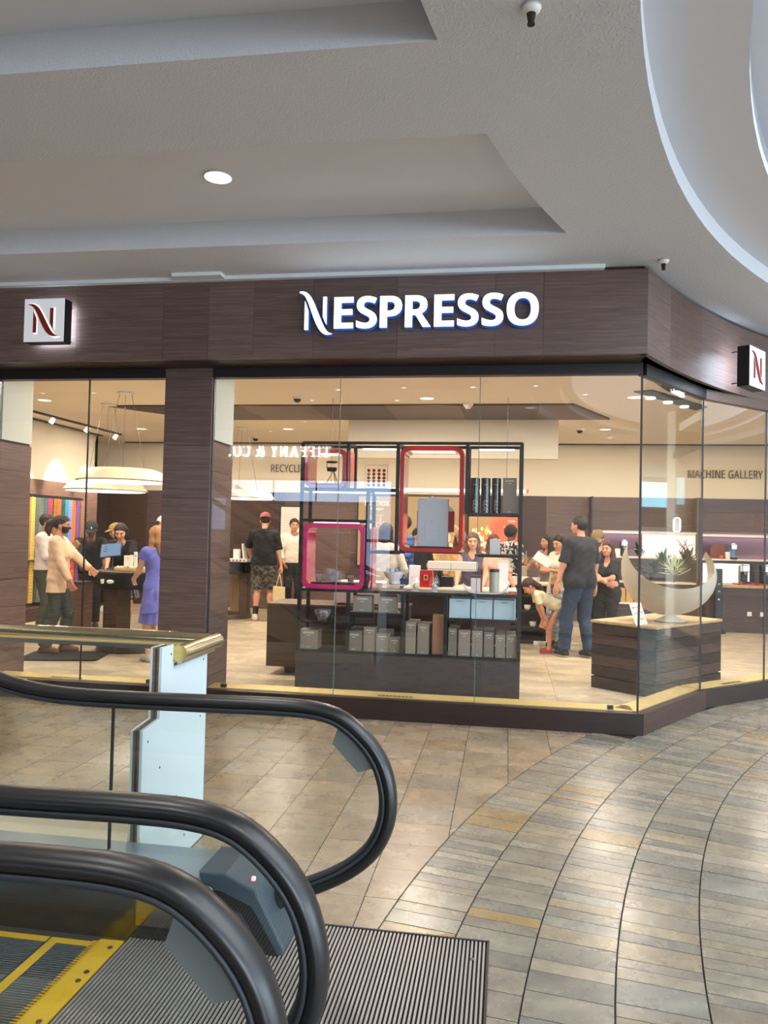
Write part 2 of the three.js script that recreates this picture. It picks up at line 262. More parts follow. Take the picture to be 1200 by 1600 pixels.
// ---- hall ceiling: soffit with coffers and the round opening
const H0 = 3.53, CR = 8.87;
{
  const s = poly([[-14, -16], [18, -16], [18, 5.0], [-14, 5.0]]), hole = new THREE.Path(); hole.absarc(AT[0], AT[1], 8.08, 0, 2 * PI, true); s.holes.push(hole);
  const xa = (z) => AT[0] - Math.sqrt(CR * CR - (z - AT[1]) ** 2);
  for (const [z0, z1] of [[-5.19, -3.85], [-3.09, -1.75], [-0.99, 0.35], [1.11, 2.45]]) {
    const h = new THREE.Path(); h.moveTo(-13, z0); h.lineTo(xa(z0), z0); for (let i = 1; i <= 16; i++) { const z = z0 + (z1 - z0) * i / 16; h.lineTo(xa(z), z); } h.lineTo(-13, z1); s.holes.push(h);
  }
  struct('ceiling', uvm(slab(s, H0 + 0.18, 0.18, 96)), M.plaster);
  const u = poly([[-14, -16], [18, -16], [18, 5.0], [-14, 5.0]]), uh = new THREE.Path(); uh.absarc(AT[0], AT[1], 7.67, 0, 2 * PI, true); u.holes.push(uh);
  struct('ceiling', uvm(slab(u, H0 + 0.5, 0.32, 96)), M.plasterSm);
  const ring = (a, b, top, d) => { const q = new THREE.Shape(); q.absarc(AT[0], AT[1], b, 0, 2 * PI); const k = new THREE.Path(); k.absarc(AT[0], AT[1], a, 0, 2 * PI, true); q.holes.push(k); return slab(q, top, d, 96); };
  struct('trim_1', uvm(ring(7.67, 8.12, 3.80, 0.15)), M.plasterSm);
  struct('wall_atrium', uvm(ring(7.5, 7.75, 8.0, 4.2)), M.plasterSm);
  struct('roof', box(17, 0.1, 17, AT[0], 8.1, AT[1]), M.plasterSm);
  const sky = thing('skylight', 'square skylight glazing in nine panes over the round atrium', 'skylight');
  for (const ix of [-1, 0, 1]) for (const iz of [-1, 0, 1]) mesh('skylight_pane', box(3.4, 0.03, 3.4, AT[0] + ix * 3.6, 7.96, AT[1] + iz * 3.6), glow(COOL, 1.2), sky);
  mesh('frame', [-1.5, -0.5, 0.5, 1.5].flatMap((i) => [box(0.2, 0.12, 11, AT[0] + i * 3.6, 7.98, AT[1]), box(11, 0.12, 0.2, AT[0], 7.98, AT[1] + i * 3.6)]), M.trimPaint, sky);
  // higher back part of the hall and the outer walls
  struct('ceiling', bl(-14, 18, 6.2, 6.35, 4.9, 13.2), M.plasterSm);
  struct('wall_upper', bl(-14, 18, 3.5, 6.3, 4.85, 5.02), M.plasterSm);
  struct('ceiling', bl(6.2, 18, 3.53, 3.7, -22, -15.9), M.plaster);
  struct('wall_left', bl(-14.2, -14, -0.1, 6.3, -16, 13.2), M.taupe);
  struct('wall_back', bl(-14.2, 18.2, -0.1, 6.3, 13, 13.2), M.taupe);
  struct('wall_far', bl(6.2, 18.2, -0.1, 3.7, -22.2, -22), M.taupe);
  const wr = structGroup('wall_right');
  mesh('pier', [bl(17.6, 17.8, -0.1, 8, -22, 13)], M.taupe, wr);
  mesh('sill_wall', [bl(17.2, 17.6, 0, 0.6, -8.2, 9.4), bl(17.2, 17.6, 6.2, 8, -8.2, 9.4), ...[0, 1, 2, 3, 4].map((i) => bl(17.2, 17.6, 0.6, 6.2, -8.2 + i * 4.4 - 0.25, -8.2 + i * 4.4 + 0.25))], M.trimPaint, wr);
  for (let i = 0; i < 4; i++) { const w = structGroup('window_' + (i + 1)); mesh('window_pane', box(0.03, 5.6, 3.9, 17.45, 3.4, -6 + i * 4.4), glow(COOL, 1.5), w); mesh('mullion', [box(0.06, 5.6, 0.06, 17.4, 3.4, -6 + i * 4.4), box(0.06, 0.06, 3.9, 17.4, 2.4, -6 + i * 4.4), box(0.06, 0.06, 3.9, 17.4, 4.4, -6 + i * 4.4)], M.steelDark, w); }
  for (let i = 0; i < 2; i++) { const w = structGroup('window_' + (20 + i)); mesh('window_pane', box(4.0, 5.0, 0.03, 7.8 + i * 4.4, 3.3, 12.97), glow(COOL, 1.5), w); mesh('mullion', [box(0.06, 5, 0.06, 7.8 + i * 4.4, 3.3, 12.94), box(4, 0.06, 0.06, 7.8 + i * 4.4, 2.4, 12.94), box(4.2, 0.1, 0.08, 7.8 + i * 4.4, 0.75, 12.94), box(4.2, 0.1, 0.08, 7.8 + i * 4.4, 5.85, 12.94)], M.steelDark, w); }  // two back-wall windows added out of view, as daylight for the hall ceiling
  const cb = structGroup('window_5'); for (let i = 0; i < 3; i++) { mesh('window_pane', box(0.03, 0.8, 3.2, 17.5, 2.95, -20.2 + i * 3.4), glow([0.2, 0.75, 1], 0.45), cb); rectLight('window_light', 3.2, 0.8, [17.46, 2.95, -20.2 + i * 3.4], [0, 2.95, -20.2 + i * 3.4], [0.3, 0.8, 1], 2.6); }
}
// ---- shop shell
{
  struct('shop_ceiling', uvm(slab(poly([[-9.2, -6.25], [0.95, -6.25], [1.02, -6.4], ...SG.slice(1).map((p) => [p[0] - 0.02, p[1] - 0.05]), [6.2, -14.5], [-9.2, -14.5]]), 3.32, 0.12)), M.creamCeil);
  const woodPanels = (parent, along, a0, a1, fixed, dir, y0, y1, n, w = 1.4, ms = [M.woodWarm, M.woodMid, M.wood]) => {
    const hh = (y1 - y0) / n; for (let j = 0; j < n; j++) { let a = a0 - (j % 2) * 0.5 * w; while (a < a1) { const s = Math.max(a, a0), e = Math.min(a + w, a1); a += w; if (e - s < 0.05) continue; const f0 = Math.min(fixed, fixed + dir * 0.02), f1 = Math.max(fixed, fixed + dir * 0.02); mesh('panel', uvm(along === 'z' ? bl(f0, f1, y0 + j * hh + 0.002, y0 + (j + 1) * hh - 0.002, s + 0.001, e - 0.001) : bl(s + 0.001, e - 0.001, y0 + j * hh + 0.002, y0 + (j + 1) * hh - 0.002, f0, f1), 1, rnd(), rnd()), ms[Math.floor(rnd() * ms.length)], parent); } }
  };
  const wl = structGroup('wall_side'); mesh('wall_body', bl(-7.7, -7.5, 0, 3.2, -13.2, -6.3), M.cream, wl); woodPanels(wl, 'z', -13.2, -6.3, -7.5, 1, 0, 2.25, 9, 2.3);
  struct('wall_alcove', [bl(-9.3, -9.1, 0, 3.2, -14.5, -13.0), bl(-9.3, -7.5, 0, 3.2, -13.2, -13.1)], M.cream);
  const wb = structGroup('wall_shop'); mesh('wall_body', bl(-9.3, 6.3, 0, 3.2, -14.5, -14.3), M.cream, wb);
  woodPanels(wb, 'x', -9.1, -7.03, -14.3, 1, 0, 2.25, 1, 3, [M.woodMid]); woodPanels(wb, 'x', -7.03, -6.6, -14.3, 1, 0, 2.25, 1, 3, [M.plum]);
  woodPanels(wb, 'x', -6.6, -2.9, -14.3, 1, 0, 2.25, 3, 1.2, [M.woodMid, M.wood]); woodPanels(wb, 'x', -2.9, 1.45, -14.3, 1, 0, 2.25, 2, 1.45, [M.wood, M.woodMid, M.plum]); woodPanels(wb, 'x', 1.45, 6.2, -14.3, 1, 0, 2.25, 9, 1.9, [M.plum, M.woodWarm]);
  struct('wall_end', bl(6.2, 6.4, 0, 3.6, -22, -10.15), M.cream);
  struct('trim_2', [bl(-7.5, 6.2, 3.185, 3.2, -14.3, -14.2), bl(-7.5, -7.4, 3.185, 3.2, -13.2, -6.4)], M.header);
  // bulkhead over the bar
  struct('wall_bulkhead', bl(-2.35, 0.72, 2.62, 3.2, -11.35, -11.2), M.cream);
  // dark timber band in the shop ceiling, with a slanted end
  const bd = structGroup('ceiling_band'); for (let i = 0; i < 6; i++) { const x0 = -4.6 + i * 1.0, x1 = x0 + 0.995; mesh('panel', uvm(slab(i < 5 ? poly([[x0, -11.15], [x1, -11.15], [x1, -9.92], [x0 + (i ? 0 : -0.9), -9.92]]) : poly([[x0, -11.15], [1.42, -11.15], [0.82, -9.92], [x0, -9.92]]), 3.2, 0.025), 1, rnd(), rnd()), i % 2 ? M.woodWarm : M.woodMid, bd); }
}
// ---- shop front
const frontPanels = [M.wood, M.woodB, M.woodC];
{
  const fa = structGroup('wall_fascia');
  mesh('core', bl(-14, 0.98, 2.9, 3.72, -6.24, -5.88), M.header, fa);
  const xs = [-14, -12.2, -10.4, -8.6, -6.9, -5.3, -3.55, -2.79, -2.4, -2.02, -1.53, -0.86, -0.11, 0.25, 1.005];
  for (let i = 0; i < xs.length - 1; i++) { mesh('panel', uvm(bl(xs[i] + 0.001, xs[i + 1] - 0.001, 2.87, 3.5, -5.9, -5.85), 1, rnd(), rnd()), frontPanels[i % 3], fa); mesh('soffit_panel', uvm(bl(xs[i] + 0.001, xs[i + 1] - 0.001, 2.868, 2.89, -6.2, -5.902), 1, rnd(), rnd()), M.woodDark, fa); }
  const fr = (a) => 8.615 + 0.61 * (a - 0.5388), FP = (a, o = 0) => [AT[0] - (fr(a) + o) * Math.cos(a), AT[1] - (fr(a) + o) * Math.sin(a)];
  const as = [0.5388, 0.60, 0.68, 0.77, 0.86, 0.95, 1.04, 1.13, 1.22];
  for (let i = 0; i < as.length - 1; i++) { const f = [], b = []; for (let k = 0; k <= 5; k++) { const a = as[i] + (as[i + 1] - as[i]) * k / 5; f.push(FP(a)); b.unshift(FP(a, 0.12)); } mesh('panel', uvm(slab(poly([...f, ...b]), 3.5, 0.63), 1, rnd(), rnd()), [M.woodC, M.woodWarm, M.woodC, M.wood][i % 4], fa); }
  const f = []; for (let k = 0; k <= 30; k++) f.push(FP(0.5388 + 0.66 * k / 30, 0.04));
  mesh('soffit_panel', uvm(slab(poly([...f, [6.2, -10.4], [4.35, -9.65], [3.28, -8.95], [2.45, -8.2], [1.65, -7.4], [1.0, -6.28], [0.96, -5.9]]), 2.9, 0.03)), M.woodDark, fa);
  mesh('core', slab(poly([...f, [6.2, -10.7], [4.3, -9.95], [3.2, -9.2], [2.35, -8.4], [1.5, -7.6], [0.9, -6.3]]), 3.75, 0.84), M.header, fa);
  struct('trim_3', [bl(-14, 0.69, 3.5, 3.532, -5.9, -5.80)], M.trimPaint); struct('trim_8', bl(-2.66, -2.25, 3.502, 3.53, -5.79, -5.70), M.trimPaint);
  // header over the glass, sill and gold strip
  const seg = (a, b, y0, y1, d0, d1, ext = 0) => { const L = Math.hypot(b[0] - a[0], b[1] - a[1]), g = bl(-ext, L + ext, y0, y1, d0, d1); g.rotateY(Math.atan2(-(b[1] - a[1]), b[0] - a[0])); return T(g, a[0], 0, a[1]); };
  const hd = structGroup('trim_4'); mesh('header', [bl(-8, 1.03, 2.79, 2.872, -6.26, -6.17)], M.header, hd); for (let i = 0; i < 5; i++) mesh('header', seg(SG[i], SG[i + 1], 2.78, 2.872, -0.04, 0.03), i % 2 ? M.woodWarm : M.header, hd);
  const ba = structGroup('baseboard_front'); mesh('plinth', uvm(bl(-8, 1.06, 0, 0.165, -6.33, -6.14)), M.woodDark, ba);
  for (let i = 0; i < 5; i++) mesh('plinth', uvm(seg(SG[i], SG[i + 1], 0, 0.165, -0.1, 0.05 - (i ? 0.02 : 0), 0.02)), i ? M.woodDark : M.woodMid, ba);
  const st = structGroup('trim_5'); mesh('strip', [bl(-8, -4.5, 0.15, 0.171, -6.42, -6.22), bl(-4.48, -2.91, 0.15, 0.171, -6.42, -6.22), bl(-2.47, 1.0, 0.15, 0.171, -6.42, -6.22)], M.goldStrip, st);
  for (let i = 0; i < 5; i++) mesh('strip', seg(SG[i], SG[i + 1], 0.15, 0.171, -0.2, -0.02), M.goldStrip, st);
  for (const x of [-3.78, -0.87]) mesh('lettering', T(word(0.3).rotateX(-PI / 2), x, 0.1725, -6.24), M.ink, st);
  mesh('lettering', T(word(0.3).rotateX(-PI / 2).rotateY(Math.atan2(0.673, 0.747)), 2.13, 0.1725, -7.68), M.ink, st);
  mesh('bracket', [[-3.0, -6.24], [-2.33, -6.24], [0.83, -6.24]].map(([x, z]) => box(0.045, 0.03, 0.03, x, 0.185, z)), M.dark, st);
  // pillars between the panes
  for (const [x0, x1] of [[-5.3, -4.49], [-2.9, -2.48]]) {
    const p = structGroup('pillar'); mesh('core', bl(x0 + 0.01, x1 - 0.02, 0, 3.2, -6.7, -6.2), M.woodMid, p);
    let y = 0; for (const h of [0.62, 0.62, 0.52, 0.45, 0.66]) { mesh('panel', uvm(bl(x0, x1, y + 0.001, y + h - 0.002, -6.2, -6.165), 1, rnd(), rnd()), frontPanels[Math.floor(rnd() * 3)], p); y += h; }
    for (let j = 0; j < 9; j++) mesh('panel', uvm(bl(x1 - 0.02, x1, j * 0.25 + 0.001, j * 0.25 + 0.248, -6.7, -6.2), 1, rnd(), rnd()), frontPanels[Math.floor(rnd() * 3)], p);
    mesh('upper_panel', bl(x1 - 0.02, x1, 2.27, 3.18, -6.7, -6.26), M.paleGreen, p); mesh('edge_strip', bl(x1 - 0.012, x1 + 0.012, 0.17, 2.8, -6.215, -6.19), M.steelDark, p);
  }
  // glass panes
  let wn = 6; const pane = (g) => { const w = structGroup('window_' + (wn++)); const q = mesh('pane', g, M.glass, w); return w; };
  for (const [x0, x1] of [[-4.48, -3.621], [-3.619, -2.905], [-2.468, -1.375], [-1.373, -0.225], [-0.223, 1.025]]) pane(bl(x0, x1, 0.16, 2.8, -6.211, -6.199));
  for (let i = 0; i < 5; i++) pane(seg(SG[i], SG[i + 1], 0.16, 2.8, -0.006, 0.006, -0.004));
  struct('trim_6', [bl(-3.624, -3.617, 0.17, 2.8, -6.214, -6.196), bl(1.022, 1.036, 0.17, 2.8, -6.215, -6.197), ...SG.slice(1, 5).map((p) => box(0.014, 2.63, 0.014, p[0], 1.48, p[1]))], M.header);
  struct('trim_7', [bl(-1.3765, -1.3715, 0.17, 2.8, -6.212, -6.198), bl(-0.2265, -0.2215, 0.17, 2.8, -6.212, -6.198)], M.greenEdge);
}
// =================== SIGNS ===================
{
  const sg = thing('lit_sign', 'long white glowing letters with a swooshed initial on dark fascia', 'sign', [0, 0, -5.85]);
  const face = glow([0.86, 0.97, 1.0], 1.1), side = std('#1c3f7a', 0.4, { emissive: new THREE.Color('#2b62c4'), emissiveIntensity: 0.5 });
  const letter = (name, mk, x, y) => { const f = mesh(name, T(mk(0.012), x, y, 0.075), face, sg); mesh('return', T(mk(0.055).scale(1, 1, 1), x + 0.002, y - 0.003, 0.02), side, f); };
  letter('letter', (d) => merge(nGeo(0.265, 0.35, d)), -1.622, 3.026);
  let x = -1.365; const size = 0.245, s0 = 0.0; const widths = [];
  const glyph = (ch, d) => new TextGeometry(ch, { font, size, depth: d, curveSegments: 8, bevelEnabled: false });
  const W = [...'ESPRESSO'].map((ch) => { const g = glyph(ch, 0.01); g.computeBoundingBox(); return [g.boundingBox.min.x, g.boundingBox.max.x]; });
  const sum = W.reduce((a, w) => a + w[1] - w[0], 0), gap = 0.024, k = (0.212 + 1.345 - gap * 7) / sum; x = -1.345;
  [...'ESPRESSO'].forEach((ch, i) => { letter('letter', (d) => { const g = glyph(ch, d); T(g, -W[i][0], 0, 0); g.scale(k, 1, 1); return g.toNonIndexed ? (g.index ? g.toNonIndexed() : g) : g; }, x, 3.078); x += (W[i][1] - W[i][0]) * k + gap; });
  rectLight('sign_light', 1.75, 0.2, [-0.7, 3.19, -5.755], [-0.7, 3.19, 0], [0.86, 0.97, 1.0], 1.6);
  // square box signs
  const boxSign = (label, pos, turn) => {
    const b = thing('box_sign', label, 'sign', pos, turn, 'square initial signs');
    mesh('case', [bl(-0.178, 0.178, -0.178, 0.178, -0.05, 0.055, 0.004)], M.black, b);
    const f = mesh('sign_face', bl(-0.176, 0.176, -0.176, 0.176, 0.054, 0.06), glow([0.86, 0.87, 0.9], 0.32, '#d9d9dc'), b);
    mesh('outline', nGeo(0.285, 0.29, 0.002).map((g) => T(g, -0.135, -0.148, 0.06)), glow('#ffffff', 1.1), f);
    mesh('initial', nGeo(0.27, 0.275, 0.005).map((g) => T(g, -0.137, -0.138, 0.06)), std('#8f2013', 0.35), f);
    mesh('halo_lamp', bl(-0.165, 0.165, -0.165, 0.165, -0.054, -0.05), glow([0.8, 0.88, 1.0], 2.2), b);
    for (const [a, c] of [[-1, 1], [1, 1], [-1, -1], [1, -1]]) mesh('standoff', cyl(0.006, 0.006, 0.06).rotateX(PI / 2).translate(a * 0.14, c * 0.14, -0.08), M.dark, b);
    const q = V(0, 0, -0.058).applyAxisAngle(V(0, 1, 0), turn), t = V(0, 0, -1).applyAxisAngle(V(0, 1, 0), turn);
    rectLight('halo_light', 0.33, 0.33, [pos[0] + q.x, pos[1], pos[2] + q.z], [pos[0] + q.x + t.x, pos[1], pos[2] + q.z + t.z], [0.72, 0.84, 1.0], 8);
  };
  boxSign('grey square sign with red initial on the straight fascia', [-3.74, 3.17, -5.745], 0);
  boxSign('grey square sign with dark initial on the curved fascia', [2.13, 3.04, -7.23], Math.atan2(0.6, 0.8) + 0.28);
}
// shop sign across the hall, seen mirrored in the glass
{
  const t = thing('wall_sign', 'white glowing serif letters on the wall across the hall', 'sign', [-5.92, 4.05, 12.98], PI);
  const g = text('TIFFANY & CO.', 0.42, 0.05, fontS, false, 0.045); g.computeBoundingBox(); const k = 3.6 / g.boundingBox.max.x; g.scale(k, 1, 1); mesh('sign_letters', g, glow('#ffffff', 15), t);
  rectLight('sign_light', 3.5, 0.4, [-7.7, 4.25, 12.88], [-7.7, 4.25, 0], [1, 1, 1], 1.2);
  const w = thing('shop_window', 'pale blue lit shop window across the hall', 'window', [0, 0, 12.97]);
  mesh('window_pane', [bl(-9.35, -3.8, 2.53, 3.24, -0.02, 0)], glow([0.42, 0.68, 1.0], 3.4), w); mesh('window_pane', [bl(-4.6, -3.8, 0.05, 2.5, -0.02, 0)], glow([0.42, 0.68, 1.0], 3.4), w); mesh('window_pane', [bl(-10.2, -9.6, 1.5, 2.6, -0.02, 0)], glow([0.35, 0.62, 1.0], 3.0), w);
  mesh('frame', [bl(-9.45, -3.7, 3.24, 3.32, -0.06, 0), bl(-9.45, -4.6, 2.42, 2.53, -0.06, 0), bl(-3.8, -3.7, 0, 3.3, -0.06, 0), bl(-4.7, -4.6, 0, 2.5, -0.06, 0), ...[-7.9, -6.4].map((x) => bl(x, x + 0.05, 2.5, 3.3, -0.05, 0)), bl(-4.6, -3.8, 1.2, 1.3, -0.05, 0)], M.dark, w);
  rectLight('window_light', 5.5, 0.7, [-6.6, 2.88, 12.93], [-6.6, 2.88, 0], [0.42, 0.68, 1.0], 3.4);
  const j = thing('wall_sign', 'small pale letters beside a round badge far down the hall', 'sign', [17.15, 2.15, -15.0], -PI / 2);
  mesh('sign_letters', text('Jurlique', 0.3, 0.03, font), glow('#fff6e6', 2), j); mesh('badge', cyl(0.17, 0.17, 0.03).rotateX(PI / 2).translate(-0.25, 0.14, 0.02), std('#b9b48a', 0.6), j);
  const jp = thing('tan_shopfront', 'tan panelled shopfront under the small pale letters', 'shopfront', [17.3, 0, -15.5]); mesh('panel', bl(0, 0.2, 0, 2.5, -6, 4), M.tan, jp); mesh('lit_window', bl(-0.03, 0, 0.3, 1.9, -4.5, 3), glow([1, 0.9, 0.74], 0.12), jp); rectLight('window_light', 7.4, 1.6, [17.24, 1.1, -16.25], [0, 1.1, -16.25], [1, 0.9, 0.74], 0.12);
}
// =================== HALL CEILING FITTINGS ===================
function downlight(x, y, z, r, cd, c, label) {
  const d = thing('downlight', label, 'downlight', [x, y, z], 0, 'hall downlights');
  mesh('trim_ring', lathe([[r, 0.004], [r * 1.1, 0.0], [r * 1.1, -0.006], [r * 0.98, -0.006]]), M.trimPaint, d); mesh('light_lens', cyl(r, r, 0.006, 0, -0.002, 0), glow('#ffffff', 2.4), d);
  const l = new THREE.SpotLight(col(c), cd, 0, 1.15, 0.8, 2); l.name = 'downlight_lamp'; l.position.set(x, y - 0.02, z); l.target.position.set(x, 0, z); l.castShadow = true; l.shadow.radius = 4; scene.add(l, l.target);
}
downlight(-1.82, H0 + 0.178, -4.52, 0.085, HALL_CD, NEUT, 'single round downlight shining in the coffer before the sign');
for (const x of [-5.0, -8.4]) downlight(x, H0 + 0.178, -4.52, 0.085, HALL_CD, NEUT, 'round downlight in the front coffer beyond the left edge');
for (const x of [-1.82, -5.0, -8.4]) downlight(x, H0 + 0.178, -2.42, 0.085, HALL_CD * 0.8, NEUT, 'round downlight in the coffer above the escalators');
for (const [x, z] of [[0.35, -0.2], [-1.82, -0.3], [-5, -0.3]]) downlight(x, x > 0 ? H0 - 0.002 : H0 + 0.178, z, 0.085, HALL_CD, NEUT, 'round downlight in the ceiling behind the viewer');
for (const [x, z, lab] of [[0.06, -2.93, 'small white ceiling camera with dark eye near the curved opening'], [1.095, -5.76, 'tiny white sprinkler in the soffit near the fascia corner']]) {
  const d = thing('ceiling_device', lab, 'sprinkler', [x, H0, z]); mesh('rose', lathe([[0, -0.002], [0.04, -0.002], [0.034, -0.018], [0.022, -0.03], [0, -0.032]]), M.white, d); mesh('nozzle', [cyl(0.018, 0.012, 0.03, 0, -0.045, 0), cyl(0.012, 0.015, 0.012, 0, -0.066, 0)], M.bark, d);
}
// =================== ESCALATORS ===================
const railPts = [[-4.4, 2.23], [-3.2, 1.545], [-2.45, 1.11], [-2.15, 0.945], [-1.99, 0.882], [-1.83, 0.85], [-1.66, 0.838], [-1.4, 0.838], [-1.1, 0.842], [-0.85, 0.846], [-0.70, 0.841], [-0.605, 0.82], [-0.52, 0.764], [-0.448, 0.682], [-0.409, 0.585], [-0.40, 0.496], [-0.413, 0.418], [-0.453, 0.338], [-0.519, 0.272], [-0.60, 0.22], [-0.684, 0.18], [-0.80, 0.135]];
const railCurve = new THREE.CatmullRomCurve3(railPts.map((p) => V(p[0], p[1], 0)), false, 'centripetal');
const railAt = (o, n = 160, t1 = 1) => { const out = []; for (let i = 0; i <= n; i++) { const t = t1 * i / n, p = railCurve.getPointAt(t), d = railCurve.getTangentAt(t); out.push([p.x + d.y * o, p.y - d.x * o]); } return out; };
const sweep = (pts, r, zs, seg = 150, rad = 14) => new THREE.TubeGeometry(new THREE.CatmullRomCurve3(pts.map((p) => V(p[0], p[1], 0))), seg, r, rad).scale(1, 1, zs);
const railGeo = sweep(railAt(0, 90), 0.026, 1.62), guideGeo = sweep(railAt(0.03, 90), 0.013, 1.9, 150, 8), lipGeo = merge([-1, 1].map((s) => T(sweep(railAt(0.022, 90), 0.007, 1, 150, 6), 0, 0, s * 0.034)));
const glassEdge = railAt(0.042, 120, 0.985), gi = glassEdge.findIndex((p) => p[0] > -1.5);
const glassA = extr(poly([...glassEdge.slice(0, gi), [-1.503, glassEdge[gi][1]], [-1.503, 0.22], [-2.3, 0.22], [-4.4, 1.5]]), 0.012), glassB = extr(poly([[-1.497, glassEdge[gi][1]], ...glassEdge.slice(gi), [-0.84, 0.2], [-1.0, 0.24], [-1.497, 0.24]]), 0.012);
const plateGeo = extr(poly([[-0.598, 0.787], [-0.621, 0.716], [-0.522, 0.617], [-0.457, 0.638], [-0.478, 0.70], [-0.535, 0.755]]), 0.004);
const deckShape = (y0, y1) => poly([[-4.4, 1.25 + y0], [-2.75, 0.30 + y0], [-2.35, y0], [-1.06, y0], [-1.06, y1], [-2.365, y1], [-2.765, 0.30 + y1], [-4.4, 1.25 + y1]]);
const ridgeGeo = (z0, z1) => { const g = []; for (let i = 0; i < 89; i++) g.push(bl(-1.325 + i * 0.01445, -1.318 + i * 0.01445, 0.001, 0.0065, z0, z1)); return merge(g); };
function balustrade(e, z, inner, plate, wi = 0.16) {
  const h = mesh('handrail', T(railGeo.clone(), 0, 0, z), M.rubber, e); mesh('handrail_guide', T(guideGeo.clone(), 0, 0, z), M.rubberIn, h); mesh('handrail_lip', T(lipGeo.clone(), 0, 0, z), M.rubberIn, h);
  mesh('glass_panel', T(glassA.clone(), 0, 0, z - 0.006), M.railGlass, e); mesh('glass_panel', T(glassB.clone(), 0, 0, z - 0.006), M.railGlass, e); mesh('joint', bl(-1.503, -1.497, 0.24, 0.8, z - 0.008, z + 0.008), M.dark, e);
  if (plate) mesh('sign_plate', T(plateGeo.clone(), 0, 0, z + 0.006), M.plate, e);
  const s = inner, zo = z - s * 0.08, zi = z + s * wi, lo = Math.min(zo, zi), hi = Math.max(zo, zi);
  mesh('deck', T(extr(deckShape(0.22, 0.25), hi - lo), 0, 0, lo), M.deck, e);
  mesh('deck_edge', T(extr(deckShape(0.20, 0.222), 0.02), 0, 0, zi - (s > 0 ? 0.02 : 0)), M.black, e);
  mesh('skirt', T(extr(poly([[-4.4, 0.7], [-2.5, -0.35], [-1.06, -0.35], [-1.06, 0.21], [-2.35, 0.21], [-2.75, 0.5], [-4.4, 1.45]]), 0.02), 0, 0, zi - (s > 0 ? 0.03 : -0.01)), M.skirt, e);
  mesh('outer_skirt', T(extr(poly([[-4.4, 0.7], [-2.5, 0.0], [-1.06, 0.0], [-1.06, 0.22], [-2.35, 0.22], [-2.75, 0.5], [-4.4, 1.45]]), 0.012), 0, 0, zo), M.cream, e);
  const hs = mesh('newel_housing', T(extr(poly([[-1.06, 0.008], [-1.06, 0.262], [-0.97, 0.262], [-0.86, 0.215], [-0.755, 0.03], [-0.752, 0.008]]), hi - lo - 0.02, 0.008), 0, 0, lo + 0.01), M.housing, e);
  mesh('kick_strip', T(extr(poly([[-1.06, 0.21], [-0.985, 0.21], [-0.865, 0.165], [-0.76, 0.0], [-0.81, 0.0], [-0.9, 0.14], [-1.0, 0.18], [-1.06, 0.18]]), 0.006), 0, 0, s > 0 ? zi : zi - 0.006), M.black, hs);
  const br = lathe([[0, 0.035], [0.03, 0.03], [0.055, 0.012], [0.06, -0.01], [0.05, -0.03], [0, -0.035]], 20); br.rotateZ(0.5); mesh('inlet_brush', T(br, -0.805, 0.14, z), M.blackMatt, hs);
  mesh('brush_clip', [bl(-0.80, -0.74, 0.19, 0.197, z + s * 0.03, z + s * 0.04), bl(-0.79, -0.74, 0.165, 0.172, z + s * 0.055, z + s * 0.065)], M.steel, hs);
  const kz = zi + s * 0.009; mesh('key_switch', [cyl(0.02, 0.02, 0.008, 0, 0, 0).rotateX(PI / 2).translate(-1.03, 0.205, kz), T(new THREE.TorusGeometry(0.02, 0.006, 8, 20), -1.03, 0.205, kz)], M.steelDark, hs); mesh('key_core', T(new THREE.SphereGeometry(0.009, 12, 8), -1.03, 0.205, kz + s * 0.005), M.chrome, hs);
  mesh('status_light', bl(-0.885, -0.872, 0.234, 0.246, z + s * 0.1, z + s * 0.112), glow('#ff1426', 2.2), hs);
  mesh('steel_infill', bl(-1.3, -1.06, 0.06, 0.19, zi - 0.001, zi + 0.004 * s), M.brushed, e);
}
